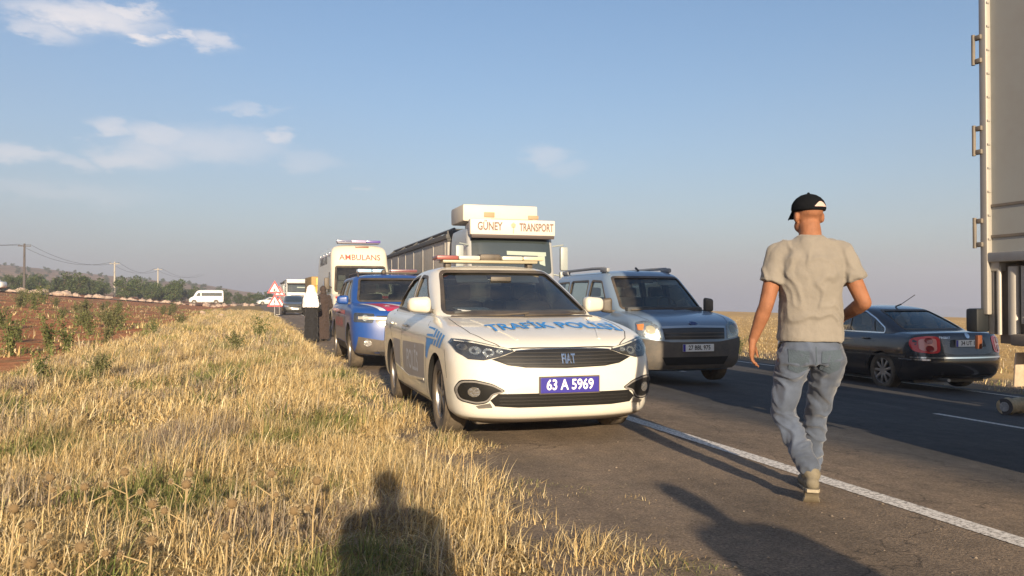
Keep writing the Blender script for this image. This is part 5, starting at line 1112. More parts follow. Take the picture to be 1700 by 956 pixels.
# ---- parked semi trailer and a second one added to cast shade, their rear ends up the road
def box_trailer(loc, label, L=13.4):
    t = empty('semi_trailer', loc, 0, label, 'trailer')
    SD = mat('trailer_side', (.40, .42, .40), .6, var=.12, vscale=2, dust=((.16, .13, .10), .30), dscale=2); DK = mat('trailer_steel', (.09, .09, .09), .55, dust=(DUST, .35)); LT = mat('trailer_light_steel', (.42, .42, .40), .45, .4, dust=(DUST, .3))
    # y = 0 is the rear end, the trailer runs to -L; x = 0 is its left side, 2.5 the right
    m = MB(); m.box((1.25, -L / 2 - .01, 2.80), (2.47, L - .04, 2.46), .02); b = m.build('cargo_box', SD, t, smooth=False)
    m = MB()
    for x in (0.0, 2.5): m.box((x, -.03, 2.62), (.06, .06, 2.92), .012)
    m.box((1.25, -.06, 4.06), (2.5, .14, .1), .015); m.box((1.25, -.06, 1.53), (2.5, .14, .12), .015)
    for x in (0.0, 2.5): m.box((x, -L / 2, 4.05), (.05, L, .09), .012); m.box((x, -L / 2, 1.57), (.05, L, .07), .012)
    m.build('frame', LT, b)
    for k in range(1, 8):
        for x in (-.002, 2.502):
            m = MB(); m.box((x, -k * 1.65, 2.8), (.035, .05, 2.4), .008); m.build('side_rib', SD, b)
    for z in (3.08, 2.42, 1.75):
        for x in (-.045, 2.545):
            m = MB(); m.box((x + .015, .0, z + .085), (.035, .06, .035), .008); m.box((x + .015, .0, z - .085), (.035, .06, .035), .008); m.cyl((x, .03, z - .11), (x, .03, z + .11), .013); m.build('hinge', DK, b)
    # lower skirt: posts, pipes and a locker under the floor near the rear
    m = MB()
    m.box((.04, -.05, 1.27), (.05, .05, .5), .008); m.cyl((.02, -.115, 1.02), (.02, -.115, 1.5), .018); m.cyl((.05, -.21, 1.02), (.05, -.21, 1.5), .04); m.cyl((.05, -.285, 1.1), (.05, -.285, 1.5), .02)
    m.build('support_post', LT, t)
    m = MB(); m.box((.16, -.47, 1.33), (.3, .26, .30), .02); m.build('locker', SD, t)
    m = MB(); m.box((.55, -.72, 1.27), (.72, 1.3, .42), .03); m.build('tool_box', DK, t)
    m = MB(); m.box((.075, -.33, 1.27), (.02, .54, .48), .004); m.box((.09, -.30, 1.0), (.03, .46, .09), .004); m.build('dark_side_plate', DK, t)
    for zz in (1.72, 1.94):
        m = MB(); m.box((.012, -L / 2, zz), (.012, L - .1, .018)); m.build('side_seam', DK, b)
    m = MB()
    for k in range(14): m.cyl((.002, -.06, 1.7 + k * .17), (-.022, -.06, 1.7 + k * .17), .009, seg=8)
    m.build('rivet_row', LT, b)
    m = MB(); m.cyl((.06, -.36, 1.06), (.06, -.36, 1.15), .05, seg=14); m.cyl((.3, -.6, 1.12), (2.2, -.6, 1.12), .12); m.build('air_tank', ALLOY, t)
    m = MB(); m.box((.35, -L / 2 + .2, 1.32), (.14, L - 1.2, .34), .02); m.box((2.15, -L / 2 + .2, 1.32), (.14, L - 1.2, .34), .02); m.box((.8, -.5, .99), (1.7, .5, .08), .02)
    for k in range(9): m.box((1.25, -.8 - k * 1.4, 1.36), (1.9, .1, .2), .01)
    m.build('chassis', DK, t)
    for x in (-.03, 2.5):
        m = MB(); m.box((x, .02, 1.12), (.13, .10, .17), .02); m.build('tail_lamp', mat('lamp_black', (.012, .015, .018), .5), t)
    m = MB(); m.box((.0, .045, .96), (.04, .03, .10), .006); m.build('reflector', mat('orange_reflector', (.16, .05, .02), .5), t)
    m = MB(); m.box((1.3, -.30, .86), (2.4, .10, .12), .02); m.box((.3, -.42, .98), (.08, .24, .24), .01); m.box((2.2, -.42, .98), (.08, .24, .24), .01); u = m.build('underrun_bar', DK, t)
    m = MB(); m.box((.35, -.352, .885), (.5, .01, .03)); m.build('bar_stripe', PLATEW, u)
    m = MB(); m.box((.10, -.22, .78), (.14, .015, .24), .006, rot=(.08, 0, 0)); m.build('mud_flap', mat('flap_beige', (.42, .33, .24), .8, var=.3), t)
    m = MB(); m.box((.2, -.27, .73), (.05, .04, .2), .01); m.build('flap_bracket', mat('flap_rust', (.10, .05, .035), .8), t)
    m = MB(); m.box((.08, -4.4, .95), (.06, 3.8, .5), .02); m.build('side_guard', LT, t)
    for y in (-1.9, -3.2):
        for x in (.28, 2.22): wheel(t, x, y, .5, .34, spokes=8, rim_m=STEEL, truck=True)
    for x in (.5, 2.0):
        m = MB(); m.box((x, -9.6, .75), (.14, .14, 1.1), .01); m.box((x, -9.6, .10), (.36, .36, .04), .01); m.build('landing_leg', DK, t)
    return t
box_trailer((5.03, 4.56, road_z(5.6)), 'tall grey box trailer with three steel hinges on its corner, at the right picture edge')
box_trailer((9.3, 5.4, road_z(9.6)), 'second grey box trailer, added out of view on the far lane to shade it', L=10)  # added unseen trailer: its shadow darkens the far lane and the dark saloon
# ------------------------------------------------------------------ people
SKIN = mat('skin_tan', (.26, .112, .058), .68, var=.22, vscale=14, bump=.15, bscale=120, spec=.3); SKIN2 = mat('skin_light', (.50, .30, .21), .55)
def chain(m, pts, rs, seg=14):
    for i, (p, r) in enumerate(zip(pts, rs)):
        m.ball(p, r, 2)
        if i: 
            a, b = Vector(pts[i - 1]), Vector(p)
            if (b - a).length > 1e-4: m.cyl(a, b, rs[i - 1], r, seg=seg)
def stack(m, rows, seg=28):
    """rows of (cx, cy, z, rx, ry): closed column of ellipses"""
    rings = []
    for (cx, cy, z, rx, ry) in rows:
        rings.append([m.bm.verts.new((cx + rx * (abs(math.cos(t)) ** .85) * (1 if math.cos(t) > 0 else -1), cy + ry * (abs(math.sin(t)) ** .85) * (1 if math.sin(t) > 0 else -1), z)) for t in np.linspace(0, 2 * PI, seg + 1)[:-1]])
    for i in range(len(rings) - 1):
        for k in range(seg): m.bm.faces.new((rings[i][k], rings[i][(k + 1) % seg], rings[i + 1][(k + 1) % seg], rings[i + 1][k]))
    m.bm.faces.new(rings[0][::-1]); m.bm.faces.new(rings[-1])
def fuse(m, name, material, parent, voxel=.010, smooth=4, fold=0.0, fscale=(9, 9, 4), seed=0, cut=None):
    o = m.build(name, material, None)
    md = o.modifiers.new('r', 'REMESH'); md.mode = 'VOXEL'; md.voxel_size = voxel; md.use_smooth_shade = True
    s = o.modifiers.new('s', 'SMOOTH'); s.factor = .6; s.iterations = smooth
    apply_mods(o); me = o.data
    if not me.materials: me.materials.append(material)
    if fold:
        nr = [v.normal.copy() for v in me.vertices]
        for v, n in zip(me.vertices, nr):
            c = v.co; q = Vector((c.x * fscale[0], c.y * fscale[1], c.z * fscale[2] + seed)); w = noise.noise(q + Vector((noise.noise(c * 4) * 1.5, 0, noise.noise(c * 5 + Vector((3, 3, 3))) * 2)))
            r = (1 - abs(w) * 4.5); v.co = c + n * fold * max(-.5, r) + n * fold * .5 * noise.noise(c * 18)
    me.polygons.foreach_set('use_smooth', [True] * len(me.polygons)); me.update()
    o.parent = parent; return o
def hand(m, wrist, d, side, palm_n, L=.185, curl=.35, spread=1.0):
    """d: direction the hand hangs; side: direction towards the thumb; palm_n: way the palm faces"""
    w = Vector(wrist); d = Vector(d).normalized(); s = (Vector(side) - d * Vector(side).dot(d)).normalized(); n = Vector(palm_n); n = (n - d * n.dot(d) - s * n.dot(s)).normalized()
    for k, off in enumerate((-.030, -.010, .010, .030)):
        chain(m, [w + s * off * .6, w + d * .045 + s * off, w + d * .085 + s * off * 1.05], [.021, .019, .0145], 10)
    for k, (off, ln) in enumerate(((.032, .072), (.011, .082), (-.010, .076), (-.031, .058))):
        p = w + d * .088 + s * off * 1.08; ang = curl * (1 + .15 * k); dirn = d + s * (.10 * spread * (1 - k * .66)); pts = [p]; rs = [.0092]
        for j in range(3):
            dj = (dirn.normalized() * math.cos(ang * (j + .6)) + n * math.sin(ang * (j + .6))).normalized(); pts.append(pts[-1] + dj * ln * (.42, .32, .26)[j]); rs.append((.0088, .0082, .0070)[j])
        chain(m, pts, rs, 8)
    p = w + d * .022 + s * .026; q = p + (d * .6 + s * .75 + n * .25).normalized() * .045; r = q + (d * .9 + s * .25 + n * .3).normalized() * .034; t_ = r + (d + n * .35).normalized() * .024
    chain(m, [p, q, r, t_], [.015, .0125, .0105, .0085], 8)
def person(name, loc, rz, label, J, cols, group=None, voxel=.008, hair=True, cap=False, skin=SKIN, long_sleeve=False, scale=1.0):
    t = empty(name, loc, rz, label, 'person', group); t.scale = (scale,) * 3
    V3 = Vector; hd = V3(J['head']); fa = J.get('face', 0.0); F = V3((math.sin(-fa), math.cos(fa), 0)); S = V3((F.y, -F.x, 0))
    m = MB()
    # head: skull, jaw, nose, ears
    m.ball(hd + V3((0, 0, .03)), (.077, .077, .098), 3)
    for (a, b, c, r) in ((.012, 0, .035, .080), (-.018, 0, .045, .080), (.035, 0, -.035, .062), (.055, 0, -.075, .036), (.02, .035, -.055, .042), (.02, -.035, -.055, .042), (.0, 0, -.06, .058)): m.ball(hd + F * a + S * b + V3((0, 0, c)), r, 2)
    chain(m, [hd + F * .088 + V3((0, 0, .015)), hd + F * .104 + V3((0, 0, -.018))], [.009, .014], 8)
    for e in (-1, 1):
        m.ball(hd + S * .080 * e + F * -.008 + V3((0, 0, -.005)), (.014, .024, .034) if abs(F.y) > .7 else (.02, .018, .034), 2)
        m.ball(hd + F * .072 + S * .032 * e + V3((0, 0, .022)), .016, 2); m.ball(hd + F * .08 + S * .03 * e + V3((0, 0, .042)), (.02, .012, .008), 2)
    m.ball(hd + F * .088 + V3((0, 0, -.055)), (.026, .012, .009), 2)
    nk = V3(J['neck']); chain(m, [hd + V3((0, -.012, -.05)), nk + V3((0, -.005, .02)), nk + V3((0, 0, -.07))], [.062, .062, .075])
    sl, sr, pl = V3(J['shl']), V3(J['shr']), V3(J['pelvis']); cx = nk.x; b = J.get('bulk', 1.0)
    stack(m, [(pl.x, pl.y, pl.z - .10, .13 * b, .10 * b), (pl.x, pl.y, pl.z, .155 * b, .11 * b), ((pl.x + cx) / 2, pl.y, pl.z + .16, .135 * b, .10 * b), (cx, nk.y - .01, nk.z - .24, .165 * b, .115 * b), (cx, nk.y - .01, nk.z - .12, .175 * b, .105 * b), (cx, nk.y, nk.z - .04, .10, .07)])
    for (sh, el, wr) in ((sl, V3(J['ell']), V3(J['wrl'])), (sr, V3(J['elr']), V3(J['wrr']))):
        chain(m, [sh + V3(((cx - sh.x) * .55, 0, .02)), sh, sh * .7 + el * .3, el, el * .72 + wr * .28, wr], [.06, .062, .053, .042, .043, .027])
    hand(m, J['wrl'], *J['handl']); hand(m, J['wrr'], *J['handr'])
    for (hp, kn, an) in ((V3(J['hipl']), V3(J['knl']), V3(J['anl'])), (V3(J['hipr']), V3(J['knr']), V3(J['anr']))):
        chain(m, [hp, hp * .6 + kn * .4, kn, kn * .7 + an * .3, an], [.092, .078, .056, .056, .038])
    body = fuse(m, 'body', skin, t, voxel, 3)
    # shirt
    m = MB(); k = J.get('hem', pl.z - .03); bb = b * 1.06
    stack(m, [(pl.x, pl.y, k, .192 * bb, .147 * bb), (pl.x, pl.y, k + .02, .195 * bb, .148 * bb), (pl.x, pl.y - .005, k + .10, .182 * bb, .134 * bb), ((pl.x + cx) / 2, nk.y - .01, k + .25, .178 * bb, .130 * bb), (cx, nk.y - .012, nk.z - .24, .192 * bb, .135 * bb), (cx, nk.y - .012, nk.z - .14, .20 * bb, .122 * bb), (cx, nk.y - .005, nk.z - .055, .15, .088), (cx, nk.y, nk.z - .005, .082, .072)])
    sleeve = 1.0 if long_sleeve else .52
    for (sh, el, wr) in ((sl, V3(J['ell']), V3(J['wrl'])), (sr, V3(J['elr']), V3(J['wrr']))):
        e2 = sh + (el - sh) * (.56 if not long_sleeve else 1.0); pts = [sh + V3(((cx - sh.x) * .6, 0, .02)), sh + V3((0, 0, -.005)), sh * .5 + e2 * .5, e2]; rs = [.076, .076, .073, .074]
        for i in range(1, len(pts)): m.cyl(pts[i - 1], pts[i], rs[i - 1], rs[i], seg=18)
        for p_, r_ in zip(pts[:3], rs[:3]): m.ball(p_, r_, 2)
        if long_sleeve: chain(m, [e2, wr * .9 + el * .1], [.058, .04])
    fuse(m, 'shirt', cols['top'], t, voxel * 1.15, 3, J.get('fold', .006), (9, 9, 2.0), 3)
    # trousers
    if 'legs' in cols:
        m = MB(); stack(m, [(pl.x, pl.y, pl.z - .14, .165 * b, .125 * b), (pl.x, pl.y - .01, pl.z - .05, .182 * b, .135 * b), (pl.x, pl.y, pl.z + .03, .165 * b, .118 * b), (pl.x, pl.y, pl.z + .05, .155 * b, .108 * b)])
        for (hp, kn, an) in ((V3(J['hipl']), V3(J['knl']), V3(J['anl'])), (V3(J['hipr']), V3(J['knr']), V3(J['anr']))):
            chain(m, [hp + V3((0, -.02, 0)), hp * .6 + kn * .4, kn, kn * .62 + an * .38, an + (kn - an) * .12], [.102 * b, .086, .067, .064, .060], 18)
        fuse(m, 'trousers', cols['legs'], t, voxel * 1.15, 2, J.get('fold', .006) * 1.35, (8, 8, 10), 11)
    for (an, toe, nm) in ((V3(J['anl']), V3(J['toel']), 'l'), (V3(J['anr']), V3(J['toer']), 'r')):
        dn = (toe - an); dn2 = V3((dn.x, dn.y, 0)).normalized(); m = MB(); up = J.get('heelup', {}).get(nm, 0.0)
        heel = an - dn2 * .035 + V3((0, 0, -.055)); ball_ = toe - dn2 * .07 + V3((0, 0, .03)); tip = toe + V3((0, 0, .022))
        chain(m, [heel, heel * .5 + ball_ * .5, ball_, tip], [.040, .040, .044, .028]); m.ball(an + V3((0, 0, -.01)), .05, 2)
        sh = fuse(m, 'shoe', cols['shoe'], t, voxel, 3)
        m = MB(); side = V3((dn2.y, -dn2.x, 0)); vv = [heel, ball_, tip]
        pr = []
        for p_, w_ in ((heel - dn2 * .035, .030), (heel, .040), (heel * .5 + ball_ * .5, .036), (ball_, .047), (tip, .034), (tip + dn2 * .024, .016)):
            pr.append((p_ + side * w_, p_ - side * w_))
        dd = (ball_ - heel).normalized(); nn = side.cross(dd).normalized(); nn = nn if nn.z < 0 else -nn
        V_, F_ = [], []
        for a_, b_ in pr: V_ += [a_ + nn * .030, b_ + nn * .030, b_ + nn * .048, a_ + nn * .048]
        for i in range(len(pr) - 1):
            for q in range(4): F_.append((4 * i + q, 4 * i + (q + 1) % 4, 4 * i + 4 + (q + 1) % 4, 4 * i + 4 + q))
        F_ += [(0, 1, 2, 3), tuple(4 * (len(pr) - 1) + q for q in (3, 2, 1, 0))]
        mesh_obj('sole', V_, F_, cols.get('sole', BLACKP), sh)
    if cap:
        CM = mat('cap_black', (.006, .007, .009), .95, spec=.1, bump=.2, bscale=200); m = MB(); c0 = hd + V3((0, -.004, .045))
        m.ball(c0, (.098, .102, .088), 3)
        for v in list(m.bm.verts):
            if v.co.z < c0.z - .012: v.co.z = c0.z - .012 - (c0.z - .012 - v.co.z) * .12
        m.ball(c0 + V3((0, 0, .088)), .009, 2)
        cp = m.build('cap', CM, t, ang=60)
        V_, F_ = [], []; n_ = 13
        for i in range(n_):
            a = -1.15 + 2.3 * i / (n_ - 1); base = c0 + (F * math.cos(a) + S * math.sin(a)) * .092 + V3((0, 0, -.008)); ext = F * (.082 * math.cos(a * .95) ** .8 if abs(a) < 1.2 else 0)
            tip_ = base + ext + V3((0, 0, -.034 - .012 * a * a))
            for th in (0, -.005): V_ += [base + V3((0, 0, th)), tip_ + V3((0, 0, th))]
        for i in range(n_ - 1):
            o_ = 4 * i; F_ += [(o_, o_ + 1, o_ + 5, o_ + 4), (o_ + 2, o_ + 6, o_ + 7, o_ + 3), (o_ + 1, o_ + 3, o_ + 7, o_ + 5), (o_, o_ + 4, o_ + 6, o_ + 2)]
        F_ += [(0, 2, 3, 1), (4 * n_ - 4, 4 * n_ - 3, 4 * n_ - 1, 4 * n_ - 2)]
        mesh_obj('brim', V_, F_, CM, cp)
        m = MB(); sk = bvh_of(cp); V_, F_ = [], []; n_ = 12; back = -F * .96 + S * .28; back.normalize(); sd = V3((back.y, -back.x, 0))
        for i in range(n_):
            a = -.42 + .84 * i / (n_ - 1); dd = back * math.cos(a) + sd * math.sin(a); zz = .030 * math.cos(a / .42 * PI / 2) + .001
            for z_ in (.004, .004 + zz): V_.append(c0 + dd * math.sqrt(max(.0, 1 - (z_ / .088) ** 2)) * .1035 + V3((0, 0, z_)))
        F_ = [(2 * i, 2 * i + 2, 2 * i + 3, 2 * i + 1) for i in range(n_ - 1)]
        mesh_obj('cap_opening', V_, F_, mat('bare_scalp', (.50, .36, .32), .6), cp)
    elif hair:
        m = MB(); m.ball(hd - F * .015 + V3((0, 0, .055)), (.087, .09, .085), 3); m.ball(hd - F * .04 + V3((0, 0, .01)), (.075, .07, .07), 2)
        fuse(m, 'hair', mat('hair_dark', (.015, .012, .01), .7), t, .008, 2, .003, (40, 40, 20))
    return t
SHIRT = mat('shirt_khaki', (.205, .187, .162), .9, var=.10, vscale=7, bump=.25, bscale=30, sheen=.2); JEANS = mat('jeans_blue', (.062, .082, .125), .85, var=.38, vscale=5, bump=.12, bscale=220, sheen=.3)
JW = dict(head=(-.005, .015, 1.655), face=R(14), neck=(0, 0, 1.545), shl=(-.175, 0, 1.435), shr=(.175, 0, 1.435), ell=(-.258, -.035, 1.13), wrl=(-.325, .02, .925), elr=(.285, -.05, 1.15), wrr=(.22, .18, 1.06),
          handl=((-.05, .10, -1), (.25, 1, 0), (1, 0, 0)), handr=((-.4, 1, .15), (0, 0, 1), (-1, -.3, 0)), pelvis=(0, 0, .935), hem=.925, bulk=.91, fold=.0075,
          hipl=(-.095, 0, .84), hipr=(.098, 0, .84), knl=(-.145, .06, .50), anl=(-.02, -.10, .185), toel=(.01, .075, .0), knr=(.085, .20, .49), anr=(.055, .30, .10), toer=(.065, .52, .0))
man = person('person', (3.10, 3.99, 0), R(-25), 'man in black cap, khaki T-shirt and blue jeans walking away on the road', JW, dict(top=SHIRT, legs=JEANS, shoe=mat('shoe_olive', (.16, .14, .10), .8, var=.2, vscale=20), sole=mat('sole_beige', (.36, .31, .22), .85, var=.2, vscale=20)), cap=True, voxel=.0065)
# back pockets, belt loops and stitching on the jeans
def jeans_details(t):
    tr = [o for o in t.children if o.name.startswith('trousers')][0]; sk = bvh_of(tr)
    DN = mat('denim_dark', (.06, .085, .115), .9, bump=.4, bscale=160)
    for s in (-1, 1):
        o = patch('back_pocket', [[(s * .035, .875), (s * .145, .885), (s * .140, .77), (s * .085, .745), (s * .035, .77)]], sk, 'front', DN, tr, off=.004, grid=.03, depth=.006)
    for s in (-1, 1):
        patch('seam', [stripe([(s * .002, .90), (s * .004, .80)], .006)], sk, 'front', DN, tr, off=.003, grid=.02, depth=0) if s > 0 else None
jeans_details(man)
# the one who takes the picture, and another bystander beside: they stand where their shadows say
JP = dict(head=(0, .02, 1.50), face=0, neck=(0, 0, 1.38), shl=(-.185, 0, 1.30), shr=(.185, 0, 1.30), ell=(-.22, .06, 1.05), wrl=(-.10, .27, 1.10), elr=(.22, .06, 1.05), wrr=(.10, .27, 1.10),
          handl=((.6, .6, .25), (0, 0, 1), (.6, -.5, 0)), handr=((-.6, .6, .25), (0, 0, 1), (-.6, -.5, 0)), pelvis=(0, 0, .86), hem=.80, bulk=.98, fold=.006,
          hipl=(-.09, 0, .78), hipr=(.09, 0, .78), knl=(-.10, .02, .44), anl=(-.11, -.01, .09), toel=(-.13, .2, 0), knr=(.10, .02, .44), anr=(.11, -.01, .09), toer=(.13, .2, 0))
PC = dict(top=mat('shirt_plain_blue', (.10, .14, .22), .9), legs=mat('trousers_black', (.03, .03, .035), .9), shoe=mat('shoe_dark', (.03, .03, .03), .7))
px0, py0 = .09, -.62
person('person', (px0, py0, ground_z(px0, py0)), R(-8), 'person standing in the verge grass, holding up a phone with both hands', JP, PC, voxel=.012, skin=SKIN2, scale=.95)
m = MB(); m.box((0, 0, 0), (.16, .009, .078), .004); ph = m.build('phone', BLACKP); ph.location = (0.0, -.025, CAM_H); ph.rotation_euler = (0, 0, R(-YAW)); tag(ph, 'black phone held level in two hands above the verge grass', 'phone')
JB = dict(JP); JB.update(head=(0, .01, 1.60), neck=(0, 0, 1.47), shl=(-.20, 0, 1.39), shr=(.20, 0, 1.39), ell=(-.26, -.02, 1.12), wrl=(-.27, .05, .88), elr=(.26, -.02, 1.12), wrr=(.27, .05, .88), handl=((0, .1, -1), (0, 1, 0), (1, 0, 0)), handr=((0, .1, -1), (0, 1, 0), (-1, 0, 0)), pelvis=(0, 0, .93), hem=.88, hipl=(-.095, 0, .83), hipr=(.095, 0, .83), knl=(-.12, .02, .47), knr=(.12, .02, .47), bulk=1.08)
person('person', (1.70, -1.75, 0), R(-10), 'bystander in grey shirt standing on the asphalt shoulder with both arms down', JB, dict(top=mat('shirt_grey', (.25, .25, .25), .9), legs=PC['legs'], shoe=PC['shoe']), voxel=.012)
# two people in long dark clothes at the grass edge beyond the blue off-roader
def robed(loc, rz, label, scarf, H=1.5, hair=True, robe=(.012, .012, .014), big=False):
    t = empty('person', loc, rz, label, 'person'); s = H / 1.6; t.scale = (s,) * 3; m = MB()
    stack(m, [(0, 0, .06, .20, .17), (0, 0, .5, .19, .16), (0, 0, .95, .18, .14), (0, 0, 1.2, .20, .14), (0, 0, 1.33, .17, .11), (0, 0, 1.40, .08, .07)]); chain(m, [(-.19, 0, 1.30), (-.25, .03, 1.02), (-.16, -.16, .92)], [.07, .06, .05]); chain(m, [(.19, 0, 1.30), (.26, .0, 1.02), (.24, -.12, .80)], [.07, .06, .05])
    b = MB(); b.ball((0, -.01, 1.50), (.078, .09, .11), 2); chain(b, [(0, 0, 1.44), (0, 0, 1.30)], [.055, .06]); stack(b, [(0, 0, .1, .10, .08), (0, 0, .9, .14, .1), (0, 0, 1.3, .13, .09)]); chain(b, [(-.25, .03, 1.02), (-.16, -.16, .92)], [.035, .025]); chain(b, [(.26, 0, 1.02), (.24, -.12, .80)], [.035, .025]); chain(b, [(-.19, 0, 1.3), (-.25, .03, 1.02)], [.04, .035]); chain(b, [(.19, 0, 1.3), (.26, 0, 1.02)], [.04, .035])
    b.ball((0, -.10, 1.49), .015, 2); hand(b, (-.16, -.16, .92), (.4, -1, -.1), (0, 0, 1), (1, 0, 0)); hand(b, (.24, -.12, .80), (0, -.3, -1), (0, -1, 0), (-1, 0, 0)); fuse(b, 'body', SKIN2, t, .012, 2)
    fuse(m, 'robe', mat('robe_%d' % int(robe[0] * 1000), robe, .9, sheen=.1), t, .014, 3, .012, (9, 9, 2.5))
    m = MB()
    if big:
        stack(m, [(-.02, .02, 1.02, .27, .17), (-.01, .02, 1.2, .245, .165), (0, .02, 1.36, .20, .14), (0, .02, 1.46, .125, .125), (0, .02, 1.58, .105, .118), (0, .02, 1.635, .075, .085), (0, .02, 1.65, .03, .04)]); fuse(m, 'headscarf', scarf, t, .014, 3, .014, (10, 10, 3))
    else:
        m.ball((0, .015, 1.53), (.092, .10, .11), 2); m.ball((0, .04, 1.43), (.09, .07, .08), 2); fuse(m, 'headscarf', scarf, t, .012, 2, .004, (20, 20, 10))
    for s_ in (-1, 1):
        m = MB(); chain(m, [(s_ * .09, .03, .04), (s_ * .10, -.16, .03)], [.042, .035]); m.build('shoe', BLACKP, t)
    return t
x, y = at(517, 22.0); robed((x, y, .0), R(150), 'person in long black clothes with a large white headscarf, at the grass edge', mat('scarf_white', (.78, .74, .72), .85, sheen=.3), 1.50, big=True)
x, y = at(536, 22.8); robed((x, y, .0), R(200), 'person in brown black robe and dark headscarf, between the white scarf and the ambulance', mat('scarf_dark', (.05, .035, .03), .85), 1.52, robe=(.045, .03, .026))

# ------------------------------------------------------------------ trees, bushes, weeds
LEAFM = vcol_material('foliage', .7, .2); BARK = mat('bark', (.11, .08, .055), .9, var=.3, vscale=12, bump=.6, bscale=20)
def foliage_mesh(name, n, fn, size, cols, parent, seed=0):
    rg = np.random.default_rng(seed); P = np.array([fn(rg) for _ in range(n)]); a = rg.normal(size=(n, 3)); a /= np.linalg.norm(a, axis=1)[:, None]; b = rg.normal(size=(n, 3)); b -= (b * a).sum(1)[:, None] * a; b /= np.linalg.norm(b, axis=1)[:, None]
    sz = rg.uniform(.6, 1.3, (n, 1)) * size; V_ = np.stack([P - a * sz, P - b * sz * .5, P + a * sz, P + b * sz * .5], 1).reshape(-1, 3); Q = np.arange(n * 4).reshape(n, 4)
    cc = np.array(cols)[rg.integers(0, len(cols), n)] * rg.uniform(.7, 1.3, (n, 1)); o = np_mesh(name, V_, Q, np.repeat(cc, 4, 0), LEAFM); o.parent = parent; return o
def make_tree(h, w, cols, seed, dens=1700, leaf=.16, low=.12):
    rg = random.Random(seed); t = bpy.data.objects.new('tree', None); COL.objects.link(t); m = MB()
    m.tube([(0, 0, -.3), (.03, .02, h * .2), (-.04, .05, h * .42), (.02, 0, h * .7)], [w * .06, w * .048, w * .035, w * .012], 8)
    lobes = []
    for k in range(13):
        a = rg.uniform(0, 2 * PI); rr = w * .5 * rg.uniform(.15, .78); z = h * rg.uniform(.16 + low * .3, .86); lobes.append((Vector((rr * math.cos(a), rr * math.sin(a), z)), w * rg.uniform(.14, .26), rg.uniform(.6, .95)))
        m.tube([(0, 0, h * rg.uniform(.15, .45)), tuple(lobes[-1][0] * .6 + Vector((0, 0, h * .15))), tuple(lobes[-1][0])], [w * .025, w * .015, w * .006], 5)
    m.build('trunk', BARK, t)
    def fn(r):
        c, R_, sq = lobes[r.integers(0, len(lobes))]; v = r.normal(size=3); v /= np.linalg.norm(v); v *= R_ * r.random() ** .33; return np.array([c.x + v[0], c.y + v[1], c.z + v[2] * sq])
    foliage_mesh('crown', dens, fn, leaf, cols, t, seed); return t
G1 = [(.05, .08, .028), (.08, .11, .04), (.12, .145, .06)]; G2 = [(.085, .105, .05), (.12, .135, .065), (.055, .075, .035)]; G3 = [(.10, .12, .075), (.14, .155, .10), (.07, .09, .055)]
protos = [make_tree(4.6, 5.2, G1, 1, 2600, .17), make_tree(3.4, 4.6, G2, 2, 2200, .15, 0), make_tree(3.8, 4.2, G3, 3, 2000, .15, 0)]
TL = ['dark green tree', 'mid green bushy tree', 'pale olive tree']
used = [False] * 3
def place_tree(k, x, y, sc, label, group, rz=0.0, z=None):
    global used
    o = protos[k] if not used[k] else copy_tree(protos[k]); used[k] = True
    o.location = (x, y, ground_z(x, y) - .1 if z is None else z); o.rotation_euler = (0, 0, rz); o.scale = (sc * random.uniform(.9, 1.15), sc, sc * random.uniform(.85, 1.05)); tag(o, label, 'tree', group); return o
rt = random.Random(11)
ORD = 'first second third fourth fifth sixth seventh eighth ninth tenth eleventh twelfth thirteenth fourteenth fifteenth sixteenth seventeenth eighteenth nineteenth twentieth'.split(); ORD += ['twenty-' + o for o in ORD[:9]]
row = [(-18, 130), (14, 138), (28, 128), (42, 134), (55, 150), (66, 142), (92, 136), (105, 134), (118, 144), (130, 130), (142, 138), (155, 150), (168, 146), (208, 140), (232, 150), (252, 146), (265, 160), (276, 150), (290, 148), (300, 155), (322, 165), (352, 182), (374, 180), (396, 190), (412, 178), (428, 192), (442, 184)]
for i, (px, D) in enumerate(row):
    x, y = at(px, D); k = rt.choice([0, 0, 1, 2]) if px != 232 else 0
    sc = (1.15 if px == 232 else .85 if px < 300 else .75) * rt.uniform(.8, 1.05)
    where = 'left of the first power pole' if px < 40 else 'between the first and second power poles' if px < 188 else 'between the second and third power poles' if px < 262 else 'behind the minibus' if px < 380 else 'near the roadwork signs'
    place_tree(k, x, y, sc, (ORD[i] + (' and roundest' if px == 232 else '') + ' tree from the left in the far row, ' + TL[k].replace(' tree', '')), 'trees in the row behind the red field', rt.uniform(0, 6))
nh = 0
for r_ in range(9):
    for c_ in range(17):
        y = 235 + r_ * 34 + rt.uniform(-5, 5); px = -20 + c_ * 24 + rt.uniform(-7, 7); x, yy = at(px, y)
        if rt.random() < .12 or px > 400: continue
        place_tree(rt.choice([1, 2, 0]), x, yy, rt.uniform(.40, .70), 'small olive tree in the rows dotting the far hillside', 'olive trees on the far hillside', rt.uniform(0, 6)); nh += 1
